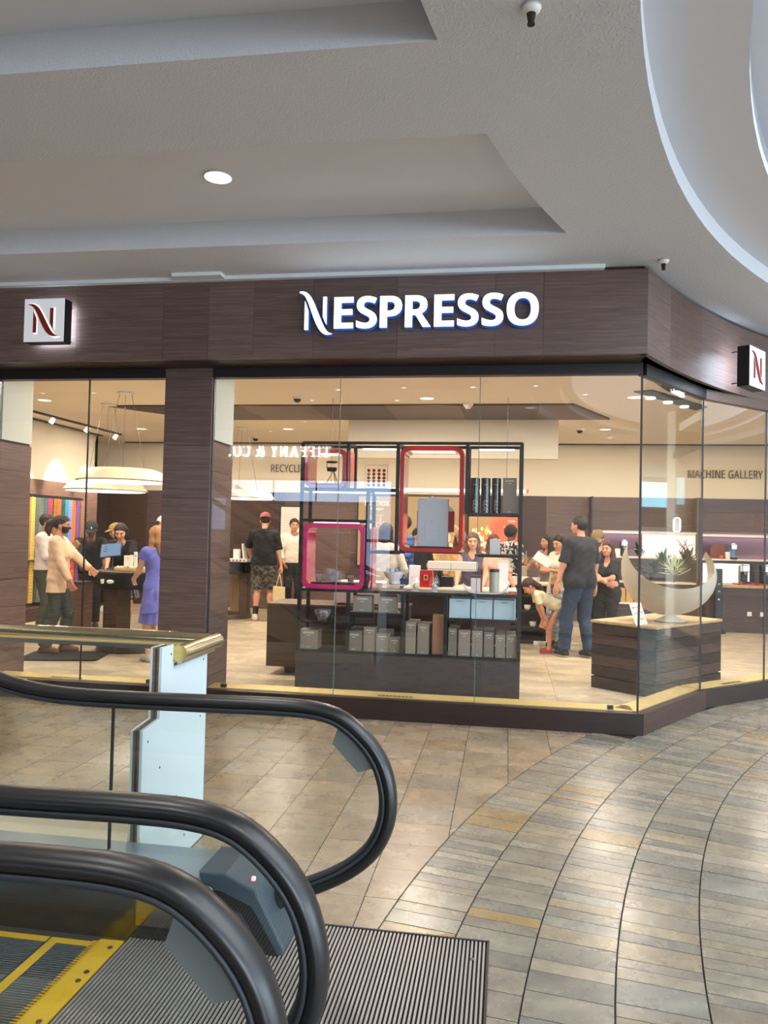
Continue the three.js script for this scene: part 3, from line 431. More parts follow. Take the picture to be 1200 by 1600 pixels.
function escalator(label, zf, zn, plates) {
  const e = thing('escalator', label, 'escalator', [0, 0, 0], 0, 'pair of escalators'); const zi = zf + 0.18, ze = zn - 0.06;
  balustrade(e, zf, 1, plates[0]); balustrade(e, zn, -1, plates[1], 0.035);
  mesh('landing_plate', bl(-1.335, -0.035, -0.02, 0.001, zf - 0.08, zn + 0.16), M.groove, e); tag(mesh('landing_ridges', ridgeGeo(zf - 0.075, zn + 0.155), M.ridge, e), null, null, null, 'stuff');
  mesh('landing_frame', [bl(-0.04, -0.032, -0.02, 0.009, zf - 0.085, zn + 0.165), bl(-1.335, -0.032, -0.02, 0.009, zf - 0.085, zf - 0.077)], M.dark, e);
  for (const [x, z] of [[-0.09, zf + 0.05], [-0.66, zf + 0.16], [-0.09, zf + 0.6]]) mesh('landing_screw', cyl(0.007, 0.007, 0.004, x, 0.008, z, 10), M.chrome, e);
  const comb = mesh('comb_plate', [uvm(extr(poly([[-1.43, -0.012], [-1.43, 0.003], [-1.42, 0.006], [-1.335, 0.008], [-1.335, -0.012]]), ze - zi).translate(0, 0, zi)), ...Array.from({ length: 60 }, (_, i) => bl(-1.45, -1.43, -0.01, 0.001, zi + 0.006 + i * (ze - zi) / 60, zi + 0.011 + i * (ze - zi) / 60))], M.yellow, e);
  for (const k of [0.06, 0.24, 0.30, 0.55, 0.62, 0.86]) mesh('comb_screw', cyl(0.009, 0.009, 0.003, -1.36, 0.009, zi + k * (ze - zi), 12), M.bark, comb);
  let x = -1.425, y = -0.004; const rise = [0, 0, 0.05, 0.14, 0.2, 0.2, 0.2];
  for (let k = 0; k < 7; k++) {
    const w = k ? 0.40 : 0.19, x1 = x, x0 = x - w; y += rise[k]; x = x0;
    const s = mesh('step', bl(x0 + 0.002, x1 - 0.002, y - 0.28, y - 0.006, zi + 0.004, ze - 0.004), M.stepBody, e), rs = []; const n = 62; for (let i = 0; i < n; i++) { const z = zi + 0.045 + i * (ze - zi - 0.09) / n; rs.push(bl(x0 + 0.042, x1 - (k ? 0.006 : 0.0), y - 0.006, y, z, z + 0.008)); }
    mesh('tread_ridges', rs, M.stepGrey, s); mesh('yellow_border', [bl(x0 + 0.004, x0 + 0.04, y - 0.006, y + 0.001, zi + 0.006, ze - 0.006), bl(x0 + 0.04, x1 - 0.004, y - 0.006, y + 0.001, zi + 0.006, zi + 0.04), bl(x0 + 0.04, x1 - 0.004, y - 0.006, y + 0.001, ze - 0.04, ze - 0.006)], M.yellow, s);
  }
}
escalator('glass-sided escalator with black handrails, the one nearer the shop', -2.82, -1.72, [true, false]);
escalator('glass-sided escalator with black handrails nearest the viewer', -1.40, -0.34, [true, false]);
// ---- guard rail and the boarded end
{
  const g = thing('guard_rail', 'polished brass guard rail over glass beside the escalator', 'railing');
  mesh('brass_rail', [cyl(0.038, 0.038, 4.6, 0, 0, 0, 32).rotateZ(PI / 2).translate(-3.71, 0.948, -3.66)], M.gold, g);
  const r2 = mesh('brass_return', [cyl(0.037, 0.037, 0.44, 0, 0, 0, 32).rotateX(PI / 2).translate(-1.413, 0.950, -3.445), T(new THREE.SphereGeometry(0.0375, 24, 16), -1.413, 0.949, -3.662)], M.gold, g); mesh('end_cap', cyl(0.0365, 0.0365, 0.004, 0, 0, 0, 32).rotateX(PI / 2).translate(-1.413, 0.950, -3.224), M.brassCap, r2);
  mesh('channel', [bl(-1.425, -1.401, 0.905, 0.93, -3.62, -3.23), bl(-6, -1.45, 0.895, 0.92, -3.672, -3.648)], M.steel, g);
  for (const [a, b] of [[-6, -4.4], [-4.39, -2.9], [-2.89, -1.52]]) mesh('glass_panel', bl(a, b, 0.1, 0.91, -3.667, -3.653), M.railGlass, g);
  mesh('curb', bl(-6, -1.49, 0, 0.1, -3.72, -3.0), M.cream, g);
  const b = thing('plywood_boards', 'white faced plywood boards closing the guard rail end', 'board');
  const sh = (i) => poly([[3.62 - i, 0.002], [3.62 - i, 0.90], [3.232, 0.885 + i], [3.228, 0.988 - i], [3.11 + i, 0.99 - i], [3.105 + i, 0.69], [2.952 + i, 0.675], [2.955 + i, 0.002]]);
  const lay = (name, x, d, i, m) => mesh(name, T(extr(sh(i), d).rotateY(PI / 2), x, 0, 0), m, b);
  lay('white_sheet', -1.452, 0.012, 0, M.board); lay('ply_core', -1.462, 0.0095, 0.002, M.ply); lay('ply_core', -1.472, 0.0095, 0.006, M.plyDark); lay('ply_core', -1.482, 0.0095, 0.001, M.ply); lay('white_sheet', -1.492, 0.0095, 0, M.board);
  for (const [z, y] of [[-3.2, 0.95], [-3.57, 0.87], [-3.15, 0.75], [-3.0, 0.62], [-3.55, 0.6], [-3.12, 0.48], [-3.3, 0.3], [-3.02, 0.13], [-3.4, 0.09], [-3.18, 0.27]]) mesh('screw', T(new THREE.SphereGeometry(0.0055, 8, 6).scale(0.4, 1, 0.8), -1.4395, y, z), M.ink, b);
}
// =================== SHOP: LIGHTS ===================
{
  const proto = [];
  const spots = []; for (const x of [-6.2, -3.6, -1.0, 1.5, 4.0]) for (const z of [-7.7, -9.5, -12.3]) if (!(x > 3 && z > -9)) spots.push([x, z]);
  const labs = ['nearest the glass', 'in the middle row', 'in the rear row'];
  spots.forEach(([x, z]) => {
    const d = thing('recessed_lamp', 'round recessed lamp in the cream shop ceiling ' + labs[z > -8 ? 0 : z > -10 ? 1 : 2], 'lamp', [x, 3.2, z], 0, 'recessed shop ceiling lamps');
    mesh('trim_ring', lathe([[0.08, -0.002], [0.1, -0.008], [0.105, 0]], 24), M.white, d); mesh('lamp_face', cyl(0.085, 0.085, 0.004, 0, -0.002, 0), glow([1, 0.9, 0.75], 1.2), d);
    rectLight('shop_lamp', 0.15, 0.15, [x, 3.188, z], [x, 0, z], WARM, SHOP_L * 5.2);
  });
  // small dots: spotlights and detectors
  for (const [x, z] of [[-2.0, -8.9], [-1.2, -8.8], [-0.4, -8.8], [0.3, -8.75], [-2.5, -9.6], [-1.4, -9.65], [0.9, -9.3], [-3.1, -11.5], [-2.0, -11.6], [0.2, -11.4], [-5.9, -9.0], [-5.2, -9.0], [-4.4, -11.4], [-4.0, -12.6]]) {
    const d = thing('ceiling_spot', 'tiny round spot flush in the cream shop ceiling', 'spotlight', [x, 3.2, z], 0, 'tiny ceiling spots'); mesh('rim', lathe([[0.025, -0.004], [0.045, -0.004], [0.05, 0]], 16), M.white, d); mesh('spot_lens', cyl(0.025, 0.025, 0.004, 0, -0.001, 0, 14), glow([1, 0.92, 0.8], 1.6), d);
  }
  const dome = (x, z, lab, dark) => { const d = thing('ceiling_dome', lab, 'camera', [x, 3.2, z]); mesh('base', lathe([[0, -0.03], [0.06, -0.03], [0.07, 0]], 20), M.white, d); mesh('dome', lathe([[0, -0.075], [0.03, -0.068], [0.046, -0.045], [0.05, -0.03]], 20), dark ? M.black : M.offwhite, d); };
  dome(-0.51, -9.9, 'white round detector hanging before the timber ceiling band', false); dome(1.11, -12.24, 'dark eyed dome camera over the right side of the shop', true); dome(1.66, -13.0, 'pale dome on the ceiling near the shelves', false); dome(-2.63, -9.36, 'dome camera with black eye at the ceiling front', true); dome(-4.53, -13.4, 'small dome camera above the wall lettering', true);
  // track slot with three lamps
  const sl = thing('light_slot', 'dark ceiling slot holding three white lamps at the right', 'light slot'); mesh('slot', slab(poly([[1.42, -9.1], [1.62, -9.03], [2.49, -10.18], [2.4, -10.42]]), 3.1985, 0.012), std('#3d4a4e', 0.6), sl);
  for (const [x, z] of [[1.67, -9.45], [1.926, -9.75], [2.186, -10.07]]) { mesh('lamp', cyl(0.055, 0.055, 0.02, x, 3.178, z), glow([1, 0.95, 0.85], 2.5), sl); const l = new THREE.SpotLight(col(WARM), 9, 0, 0.8, 0.7, 2); l.name = 'slot_lamp'; l.position.set(x, 3.16, z); l.target.position.set(x + 0.1, 0, z + 0.2); l.castShadow = true; l.shadow.radius = 3; scene.add(l, l.target); }
  // wall washers that draw scallops on the left wall
  const ws = thing('track_light', 'dark ceiling track with spots along the capsule wall', 'track light'); mesh('track', bl(-6.98, -6.92, 3.175, 3.2, -13, -9.4), M.dark, ws);
  for (const z of [-10.9, -11.9, -12.85]) { mesh('spot_lamp', [cyl(0.03, 0.04, 0.09).rotateZ(-0.6).translate(-6.97, 3.13, z)], glow([1, 0.95, 0.9], 1.2), ws); const l = new THREE.SpotLight(col([1, 0.9, 0.78]), 34, 0, 0.42, 0.3, 2); l.name = 'wall_washer'; l.position.set(-6.98, 3.07, z); l.target.position.set(-7.5, 1.9, z); l.castShadow = true; l.shadow.radius = 2; scene.add(l, l.target); }
  // disc pendants
  const pend = (label, x, y, z, r, h) => {
    const p = thing('pendant_lamp', label, 'pendant lamp', [x, y, z], 0, 'disc pendant lamps');
    mesh('lamp_shade', lathe([[r * 0.94, 0.0], [r, 0.008], [r * 0.985, 0.02], [r * 0.86, h * 0.72], [r * 0.7, h * 0.94], [0, h]], 56), std('#d8cdb2', 0.5), p); mesh('lamp_diffuser', cyl(r * 0.94, r * 0.94, 0.012, 0, 0.006, 0, 56), glow([1, 0.97, 0.9], 1.5), p);
    mesh('cable', [0, 1, 2].map((i) => tube([[r * 0.5 * Math.cos(i * 2.1), h * 0.95, r * 0.5 * Math.sin(i * 2.1)], [0.08 * Math.cos(i * 2.1), 3.19 - y, 0.08 * Math.sin(i * 2.1)]], 0.003, 2, 5)), M.steelDark, p); mesh('ceiling_rose', cyl(0.1, 0.11, 0.02, 0, 3.19 - y, 0), M.white, p);
    rectLight('pendant_light', r * 1.5, r * 1.5, [x, y - 0.015, z], [x, 0, z], [1, 0.9, 0.74], 1.8);
  };
  pend('cream disc pendant lamp over the round table, the nearer one', -4.76, 2.07, -9.0, 0.56, 0.17); pend('cream disc pendant lamp behind the nearer one at left', -5.46, 1.99, -9.85, 0.56, 0.15); pend('cream disc pendant lamp over the table by the wall lettering', -4.35, 2.02, -12.2, 0.56, 0.15);
  const li = thing('linear_lamp', 'long thin white strip lamp hanging behind the display rack', 'strip lamp'); mesh('lamp_tube', bl(-2.5, 0.235, 2.035, 2.07, -9.52, -9.48), glow([1, 0.97, 0.92], 2.2), li); mesh('end_cap', [bl(0.235, 0.265, 2.03, 2.075, -9.525, -9.475), bl(-2.53, -2.5, 2.03, 2.075, -9.525, -9.475)], M.coral, li); mesh('cable', [-2.2, 0.0].map((x) => tube([[x, 2.07, -9.5], [x, 3.2, -9.5]], 0.003, 2, 5)), M.steelDark, li); rectLight('strip_light', 2.7, 0.04, [-1.13, 2.03, -9.5], [-1.13, 0, -9.5], [1, 0.95, 0.86], 14);
}
// =================== SHOP: WALL LETTERING AND POSTERS ===================
{
  const wl = (str, x0, x1, y, lab) => { const t = thing('wall_lettering', lab, 'lettering', [x0, y, -14.27]); const g = text(str, 0.14, 0.008, fontR); g.computeBoundingBox(); g.scale((x1 - x0) / g.boundingBox.max.x, 1, 1); mesh('letters', g, std('#4a4540', 0.6), t); };
  wl('RECYCLING', -4.51, -3.70, 2.64, 'thin dark capital letters on the cream wall at left'); wl('MACHINE GALLERY', 3.16, 4.42, 2.61, 'thin dark capital letters on the cream wall at right');
  const canvas = (w, h, draw) => { const c = document.createElement('canvas'); c.width = w; c.height = h; draw(c.getContext('2d'), w, h); const t = new THREE.CanvasTexture(c); t.colorSpace = THREE.SRGBColorSpace; return t; };
  const p1 = canvas(512, 360, (g, w, h) => {
    g.fillStyle = '#b39a74'; g.fillRect(0, 0, w, h); g.fillStyle = '#fff8ea'; g.font = 'bold 30px sans-serif'; g.textAlign = 'center'; g.fillText('INTENSE', 92, 50); g.font = 'bold 18px sans-serif'; g.fillText('FAMILY', 92, 74);
    let s = 5; const r = () => { s = (s * 16807) % 2147483647; return s / 2147483647; };
    g.fillStyle = '#f3d6c8'; g.beginPath(); g.moveTo(10, 180); g.quadraticCurveTo(40, 110, 70, 150); g.quadraticCurveTo(60, 190, 40, 200); g.fill(); g.fillStyle = '#f0dcae'; for (let i = 0; i < 60; i++) { g.beginPath(); g.ellipse(60 + r() * 70, 95 + r() * 90, 2 + r() * 3, 2, r() * 3, 0, 7); g.fill(); }
    for (let i = 0; i < 26; i++) { g.fillStyle = ['#e9c38a', '#dba76a', '#f4e2bd'][i % 3]; g.beginPath(); g.ellipse(330 + r() * 150, 150 + r() * 170, 10 + r() * 18, 8 + r() * 10, r() * 3, 0, 7); g.fill(); }
  });
  const po = thing('wall_poster', 'wide tan poster with white heading and scattered grains', 'poster', [-1.77, 1.55, -14.2]); mesh('frame', bl(-1.0, 1.0, -0.68, 0.66, -0.06, 0), M.header, po); mesh('print', T(new THREE.PlaneGeometry(1.95, 1.3), 0, 0, 0.004), std('#ffffff', 0.6, { map: p1 }), po);
  const p2 = canvas(512, 420, (g, w, h) => {
    g.fillStyle = '#ad8a5e'; g.fillRect(0, 0, w, h); const gr = g.createRadialGradient(420, 210, 30, 400, 210, 280); gr.addColorStop(0, '#ff7a5a'); gr.addColorStop(0.55, '#f0674c'); gr.addColorStop(1, '#ad8a5e'); g.fillStyle = gr; g.fillRect(0, 0, w, h);
    let s = 9; const r = () => { s = (s * 16807) % 2147483647; return s / 2147483647; }; g.fillStyle = '#fff6e8'; g.font = 'bold 18px sans-serif'; g.fillText('INTENSE', 410, 48); g.fillText('Flavours Family', 366, 92);
    for (let i = 0; i < 34; i++) { g.fillStyle = ['#fff3c9', '#ffe08a', '#f7f0dd', '#e98a5a', '#e7d14f'][i % 5]; g.save(); g.translate(150 + (r() - 0.5) * 200, 190 + (r() - 0.5) * 230); g.rotate(r() * 6); g.beginPath(); g.ellipse(0, 0, 12 + r() * 22, 7 + r() * 10, 0, 0, 7); g.fill(); g.restore(); }
  });
  const pp = thing('wall_poster', 'tan and coral poster with white and yellow flower petals', 'poster', [-0.20, 1.45, -13.0]); mesh('frame', bl(-0.43, 0.4, -0.55, 0.4, -0.05, 0), M.header, pp); mesh('print', T(new THREE.PlaneGeometry(0.81, 0.9), -0.01, -0.06, 0.004), std('#ffffff', 0.6, { map: p2 }), pp); mesh('stand', [bl(-0.4, -0.34, -1.45, -0.5, -0.05, 0), bl(0.3, 0.36, -1.45, -0.5, -0.05, 0)], M.dark, pp);
  const bd = thing('menu_board', 'cream lit menu board with faint lines behind the staff', 'board', [-4.07, 1.39, -14.22]); mesh('frame', bl(-0.21, 0.21, -0.6, 0.6, -0.05, 0), M.dark, bd); mesh('sheet', bl(-0.185, 0.185, -0.575, 0.575, 0, 0.006), M.paper, bd); mesh('print_lines', Array.from({ length: 14 }, (_, i) => bl(-0.14, 0.06 + 0.08 * ((i * 7) % 3), 0.42 - i * 0.05, 0.426 - i * 0.05, 0.006, 0.007)), M.taupe, bd);
}
// =================== DISPLAY RACK IN THE WINDOW ===================
const RZ = -7.2, RB = -7.54;   // front and back plane of the rack
{
  const r = thing('display_rack', 'black steel display rack on a charcoal base behind the glass', 'display rack');
  mesh('base_cabinet', bl(-1.97, 0.15, 0, 0.35, RB - 0.04, RZ + 0.02, 0.004), M.rackBase, r); mesh('base_joint', [bl(-1.33, -1.326, 0.01, 0.345, RZ + 0.019, RZ + 0.0215), bl(-0.21, -0.206, 0.01, 0.345, RZ + 0.019, RZ + 0.0215)], M.black, r);
  const t = 0.017, post = (x, y0, y1) => { for (const z of [RZ, RB]) mesh('post', bl(x - t, x + t, y0, y1, z - t, z + t, 0.002), M.black, r); };
  const bar = (x0, x1, y) => { for (const z of [RZ, RB]) mesh('rail', bl(x0, x1, y - t * 0.8, y + t * 0.8, z - t * 0.8, z + t * 0.8, 0.002), M.black, r); };
  const tie = (x, y) => mesh('cross_rail', bl(x - t * 0.7, x + t * 0.7, y - t * 0.7, y + t * 0.7, RB, RZ), M.black, r);
  const shelf = (x0, x1, y, m = M.black, th = 0.012) => mesh('shelf', bl(x0, x1, y - th, y, RB, RZ), m, r);
  post(-1.95, 0.35, 2.36); post(0.135, 0.35, 2.36); post(-1.5, 1.93, 2.36); post(-1.3, 0.955, 1.91); post(-1.02, 1.33, 2.36); post(-0.365, 1.70, 2.36);
  post(-1.47, 0.35, 0.955); post(-0.945, 0.35, 0.955); post(-0.54, 0.35, 0.955);
  bar(-1.95, 0.135, 2.36); bar(-1.95, -1.02, 1.915); bar(-1.95, -1.3, 1.612); bar(-1.3, -0.98, 1.32); bar(-0.365, 0.135, 1.70); bar(-1.95, 0.135, 0.945); bar(-1.95, 0.135, 0.36); bar(-1.47, -0.945, 0.735); bar(-0.54, 0.135, 0.715); bar(-0.28, 0.135, 1.315);
  for (const [x, y] of [[-1.95, 2.36], [-1.5, 2.36], [-1.02, 2.36], [-0.365, 2.36], [0.135, 2.36], [-1.95, 1.915], [-1.3, 1.612], [-1.95, 0.945], [0.135, 0.945], [0.135, 1.70]]) tie(x, y);
  const tint = phy('#3b3436', 0.12, { transmission: 0.45, thickness: 0 });
  shelf(-1.93, -1.04, 1.925); shelf(-1.94, 0.125, 0.957, M.black, 0.014); shelf(-0.355, 0.12, 1.71); shelf(-0.28, 0.12, 1.325, M.black, 0.008); shelf(-1.0, -0.40, 1.335); shelf(-1.46, -0.955, 0.745, tint, 0.008); shelf(-1.93, -1.48, 0.645, tint, 0.008); shelf(-0.53, 0.125, 0.722); shelf(-1.94, 0.125, 0.371, M.black, 0.01);
  const led = (x0, x1, y, z) => { mesh('light_strip', bl(x0, x1, y - 0.008, y + 0.006, z - 0.012, z + 0.012), glow([1, 0.97, 0.92], 2.2), r); rectLight('rack_light', x1 - x0, 0.02, [(x0 + x1) / 2, y - 0.012, z], [(x0 + x1) / 2, 0, z], [1, 0.95, 0.88], 14); };
  led(-1.42, -1.06, 2.335, -7.5); led(-0.27, 0.07, 2.335, -7.5); led(-1.88, -1.33, 1.893, -7.35); led(-1.26, -1.05, 1.893, -7.35); led(-0.9, -0.5, 2.315, -7.35); led(-1.85, -1.4, 1.592, -7.3);
}
const frameGeo = (w, h, wall, rad, d) => { const s = rrect(w, h, rad); s.holes.push(rrect(w - 2 * wall, h - 2 * wall, rad * 0.85, 0, 0, THREE.Path)); return T(extr(s, d, 0.003, 10), 0, 0, -d / 2); };
{
  const fr = (lab, x0, x1, y0, y1, m, wall) => { const f = thing('acrylic_box', lab, 'acrylic box', [(x0 + x1) / 2, y0, -7.36]); mesh('ring', T(frameGeo(x1 - x0, y1 - y0, wall, 0.07, 0.33), 0, (y1 - y0) / 2, 0), m, f); return f; };
  fr('small red rounded acrylic frame holding a coffee dripper', -1.925, -1.525, 1.927, 2.30, M.red, 0.03); fr('tall red rounded acrylic frame holding the grey box', -0.995, -0.40, 1.337, 2.325, M.red, 0.032); fr('pink rounded acrylic frame holding glass mugs', -1.925, -1.325, 0.959, 1.585, M.pink, 0.038);
  const sd = thing('red_divider', 'upright red acrylic panel beside the small red frame', 'panel', [-1.475, 1.927, -7.3]); mesh('panel', bl(-0.03, -0.012, 0, 0.36, -0.13, 0.13, 0.004), M.red, sd); mesh('foot', bl(-0.03, 0.0, 0, 0.006, -0.13, 0.13), M.red, sd);
  const sp = thing('pink_divider', 'upright pink acrylic panel beside the pink frame', 'panel', [-1.268, 0.959, -7.4]); mesh('panel', bl(-0.01, 0.01, 0, 0.6, -0.1, 0.1, 0.004), M.pink, sp); mesh('foot', bl(-0.01, 0.03, 0, 0.006, -0.1, 0.1), M.pink, sp);
  const tr = (name, lab, x0, x1, y, d = 0.2) => mesh('tray', bl(x0, x1, y, y + 0.016, -7.36 - d / 2, -7.36 + d / 2, 0.004), M.black, thing(name, lab, 'tray'));
  tr('black_tray', 'thin black tray inside the small red frame', -1.86, -1.58, 1.958); tr('black_tray', 'thin black tray inside the tall red frame', -0.90, -0.50, 1.370); tr('black_tray', 'thin black tray inside the pink frame', -1.86, -1.43, 0.998);
  // dripper stand
  const d = thing('coffee_dripper', 'black coffee dripper on a copper tripod in red frame', 'coffee dripper', [-1.70, 1.975, -7.36]);
  mesh('leg', [tube([[0.02, 0.13, 0], [-0.05, 0, 0.03]], 0.004, 2, 6)], M.boxCopper, d); mesh('leg', [tube([[0.02, 0.13, 0], [0.06, 0, -0.03]], 0.004, 2, 6)], M.black, d); mesh('leg', [tube([[0.02, 0.13, 0], [0.05, 0, 0.05]], 0.004, 2, 6)], M.black, d);
  mesh('cup', lathe([[0, 0.12], [0.045, 0.125], [0.052, 0.16], [0.046, 0.16], [0.04, 0.13]], 20), M.dark, d); mesh('lid', lathe([[0, 0.205], [0.04, 0.205], [0.06, 0.215], [0.05, 0.222], [0, 0.225]], 20), M.dark, d); mesh('arm', tube([[-0.04, 0.15, 0], [-0.05, 0.19, 0], [-0.045, 0.21, 0]], 0.004, 6, 6), M.boxCopper, d);
  // capsule board
  const c = thing('capsule_board', 'clear board with twenty red and silver capsules', 'capsule board', [-1.265, 1.927, -7.42]);
  mesh('board', bl(-0.108, 0.108, 0.015, 0.245, -0.012, -0.008, 0.001), M.clear, c); mesh('frame', [bl(-0.112, 0.112, 0.243, 0.248, -0.016, -0.004), bl(-0.112, -0.107, 0, 0.248, -0.016, -0.004), bl(0.107, 0.112, 0, 0.248, -0.016, -0.004), bl(-0.112, 0.112, 0, 0.016, -0.03, 0.03)], M.offwhite, c);
  const cg = lathe([[0, 0.02], [0.009, 0.018], [0.014, 0.008], [0.0165, 0], [0.0165, -0.002], [0, -0.002]], 14).rotateX(PI / 2), reds = [std('#b03038', 0.25, { metalness: 0.7 }), std('#b9a3a0', 0.25, { metalness: 0.8 })];
  for (let i = 0; i < 4; i++) for (let j = 0; j < 5; j++) mesh('capsule', T(cg.clone(), -0.077 + i * 0.051, 0.19 - j * 0.036, -0.007), reds[j > i + 0.5 - (i === 0 ? 0.5 : 0) ? 1 : 0], c);
  // tall grey box in the red frame
  const g = thing('gift_house', 'tall pale grey box with panels and peaked red back', 'box', [-0.69, 1.387, -7.36]);
  mesh('body', bl(-0.145, 0.145, 0.03, 0.455, -0.04, 0.05, 0.003), std('#bcc5ce', 0.5), g); mesh('plinth', bl(-0.153, 0.153, 0, 0.04, -0.05, 0.06, 0.003), std('#bcc5ce', 0.5), g); mesh('pilaster', [-0.07, 0.055].map((x) => bl(x, x + 0.012, 0.05, 0.26, 0.05, 0.054)), std('#b6c0ca', 0.5), g); mesh('band', bl(-0.04, 0.02, 0.29, 0.294, 0.05, 0.054), std('#c4ccd4', 0.5), g); mesh('knob', T(new THREE.SphereGeometry(0.004, 8, 6), -0.01, 0.235, 0.054), M.ink, g);
  mesh('peak', T(extr(poly([[-0.05, 0], [0, 0.03], [0.05, 0]]), 0.02), -0.01, 0.455, -0.03), M.white, g); mesh('red_wing', [bl(0.145, 0.20, 0.14, 0.34, -0.06, -0.03), bl(-0.16, -0.145, 0.18, 0.34, -0.06, -0.03)], M.redSolid, g); mesh('wing_cap', [T(extr(poly([[0, 0], [0.055, 0], [0, 0.06]]), 0.03), 0.145, 0.34, -0.06), T(extr(poly([[0, 0], [-0.015, 0], [0, 0.03]]), 0.03), -0.145, 0.34, -0.06)], M.white, g);
  // mugs
  const mug = (lab, x, z, s, liq) => { const m = thing('glass_mug', lab, 'mug', [x, 1.015, z], rr(-0.5, 0.5), 'mugs in the pink frame'); mesh('cup', lathe([[0, 0.0], [0.03 * s, 0], [0.036 * s, 0.01 * s], [0.038 * s, 0.085 * s], [0.035 * s, 0.085 * s], [0.033 * s, 0.012 * s], [0, 0.008 * s]], 22), M.tank, m); mesh('handle', T(new THREE.TorusGeometry(0.024 * s, 0.005 * s, 8, 16, PI * 1.1).rotateZ(-PI * 0.55), 0.038 * s, 0.045 * s, 0), M.tank, m); if (liq) mesh('coffee', cyl(0.032 * s, 0.031 * s, 0.045 * s, 0, 0.036 * s, 0), std(liq, 0.3), m); };
  mug('short glass mug of brown coffee at the left of the pink frame', -1.80, -7.34, 0.85, '#5a3524'); mug('tall patterned glass mug in the middle of the pink frame', -1.70, -7.37, 1.5, null); mug('second tall glass mug beside the middle one in pink frame', -1.62, -7.34, 1.3, null); mug('front short glass cup between the tall mugs', -1.655, -7.30, 0.8, null); mug('small glass mug of red tea at the right of pink frame', -1.48, -7.34, 0.85, '#8f2f22');
  // black cans and box top right
  for (let i = 0; i < 3; i++) { const k = thing('black_can', ['tall black canister at the rack post, leftmost of three', 'tall black canister, middle of three', 'tall black canister beside the taupe box'][i], 'canister', [-0.295 + i * 0.1, 1.71, -7.38], 0, 'black canisters'); mesh('body', lathe([[0, 0], [0.044, 0], [0.045, 0.004], [0.045, 0.335], [0.043, 0.34], [0, 0.34]], 28), phy('#0e0e12', 0.2, { clearcoat: 0.6 }), k); mesh('lettering', T(word(0.03), 0.0, 0.275, 0.0455), M.lettering, k); mesh('drawing', [0, 1, 2].map((j) => T(new THREE.TorusGeometry(0.016, 0.0012, 4, 14, 4), 0.0, 0.04 + j * 0.035, 0.046)), M.lettering, k); }
  const bx = (lab, x0, x1, y0, h, z1, d, m, grp, lw = 0.6) => { const k = thing('gift_box', lab, 'box', [(x0 + x1) / 2, y0, z1 - d / 2], 0, grp); const w = x1 - x0; mesh('carton', bl(-w / 2, w / 2, 0, h, -d / 2, d / 2, 0.003), m, k); if (lw) { const q = mesh('lettering', T(word(Math.round(w * lw * 200) / 200), 0, h - 0.035, d / 2 + 0.0002), M.lettering, k); mesh('small_print', [bl(-w * 0.1, w * 0.1, h - 0.055, h - 0.051, d / 2, d / 2 + 0.0006), bl(-w * 0.12, w * 0.12, 0.018, 0.021, d / 2, d / 2 + 0.0006)], M.lettering, q); } return k; };
  bx('tall taupe box beside the black canisters', -0.035, 0.095, 1.71, 0.34, -7.3, 0.1, M.boxTaupe);
  // lower taupe boxes, left to right
  const low = [[-1.95, -1.77, 0.185, 'square taupe box at the far left of the bottom shelf'], [-1.5, -1.335, 0.185, 'square taupe box right of the left rack post'], [-1.322, -1.208, 0.235, 'upright taupe box between two shorter boxes'], [-1.204, -1.078, 0.178, 'taupe box beside the smallest box'], [-1.075, -0.965, 0.145, 'smallest taupe box on the bottom shelf'], [-0.92, -0.822, 0.30, 'tall slim taupe box, left of the tall pair'], [-0.806, -0.698, 0.28, 'tall slim taupe box, right of the tall pair'], [-0.515, -0.435, 0.26, 'slim taupe box right of the copper one'], [-0.42, -0.31, 0.245, 'second slim taupe box right of the copper one'], [-0.295, -0.195, 0.245, 'third slim taupe box right of the copper one'], [-0.183, -0.093, 0.235, 'fourth slim taupe box right of the copper one'], [-0.076, 0.014, 0.215, 'fifth slim taupe box right of the copper one'], [0.023, 0.115, 0.212, 'rightmost slim taupe box on the bottom shelf']];
  low.forEach(([a, b, h, lab], i) => bx(lab, a, b, 0.371, h, -7.24, (b - a) * 0.95, i % 3 === 1 ? M.boxDark : M.boxTaupe, 'taupe boxes on the bottom shelf'));
  for (const [a, b, h, z, lab] of [[-0.905, -0.80, 0.305, -7.37, 'tall taupe box behind the left of the tall pair'], [-0.79, -0.685, 0.285, -7.37, 'tall taupe box behind the right of the tall pair'], [-0.51, -0.42, 0.27, -7.36, 'taupe box behind the first slim one'], [-0.19, -0.09, 0.27, -7.36, 'taupe box behind the fourth slim one'], [-0.29, -0.195, 0.265, -7.37, 'taupe box behind the third slim one'], [-0.075, 0.012, 0.235, -7.36, 'taupe box behind the fifth slim one'], [0.02, 0.11, 0.23, -7.36, 'taupe box behind the rightmost slim one'], [-1.48, -1.33, 0.21, -7.42, 'taupe box behind the left square box'], [-1.2, -1.06, 0.2, -7.38, 'taupe box behind the smaller boxes']]) bx(lab, a, b, 0.371, h, z, 0.09, M.boxDark, 'boxes in the second row', 0);
  bx('plain copper coloured tall box on the bottom shelf', -0.668, -0.548, 0.371, 0.37, -7.28, 0.11, M.boxCopper, null, 0);
  bx('taupe box on the middle shelf, left one', -1.43, -1.255, 0.745, 0.155, -7.24, 0.16, M.boxTaupe, 'boxes on the middle shelf'); bx('taupe box on the middle shelf, right one', -1.185, -1.015, 0.745, 0.155, -7.24, 0.14, M.boxTaupe, 'boxes on the middle shelf'); bx('copper box behind the right middle shelf box', -1.2, -1.04, 0.745, 0.185, -7.40, 0.1, M.boxCopper, null, 0);
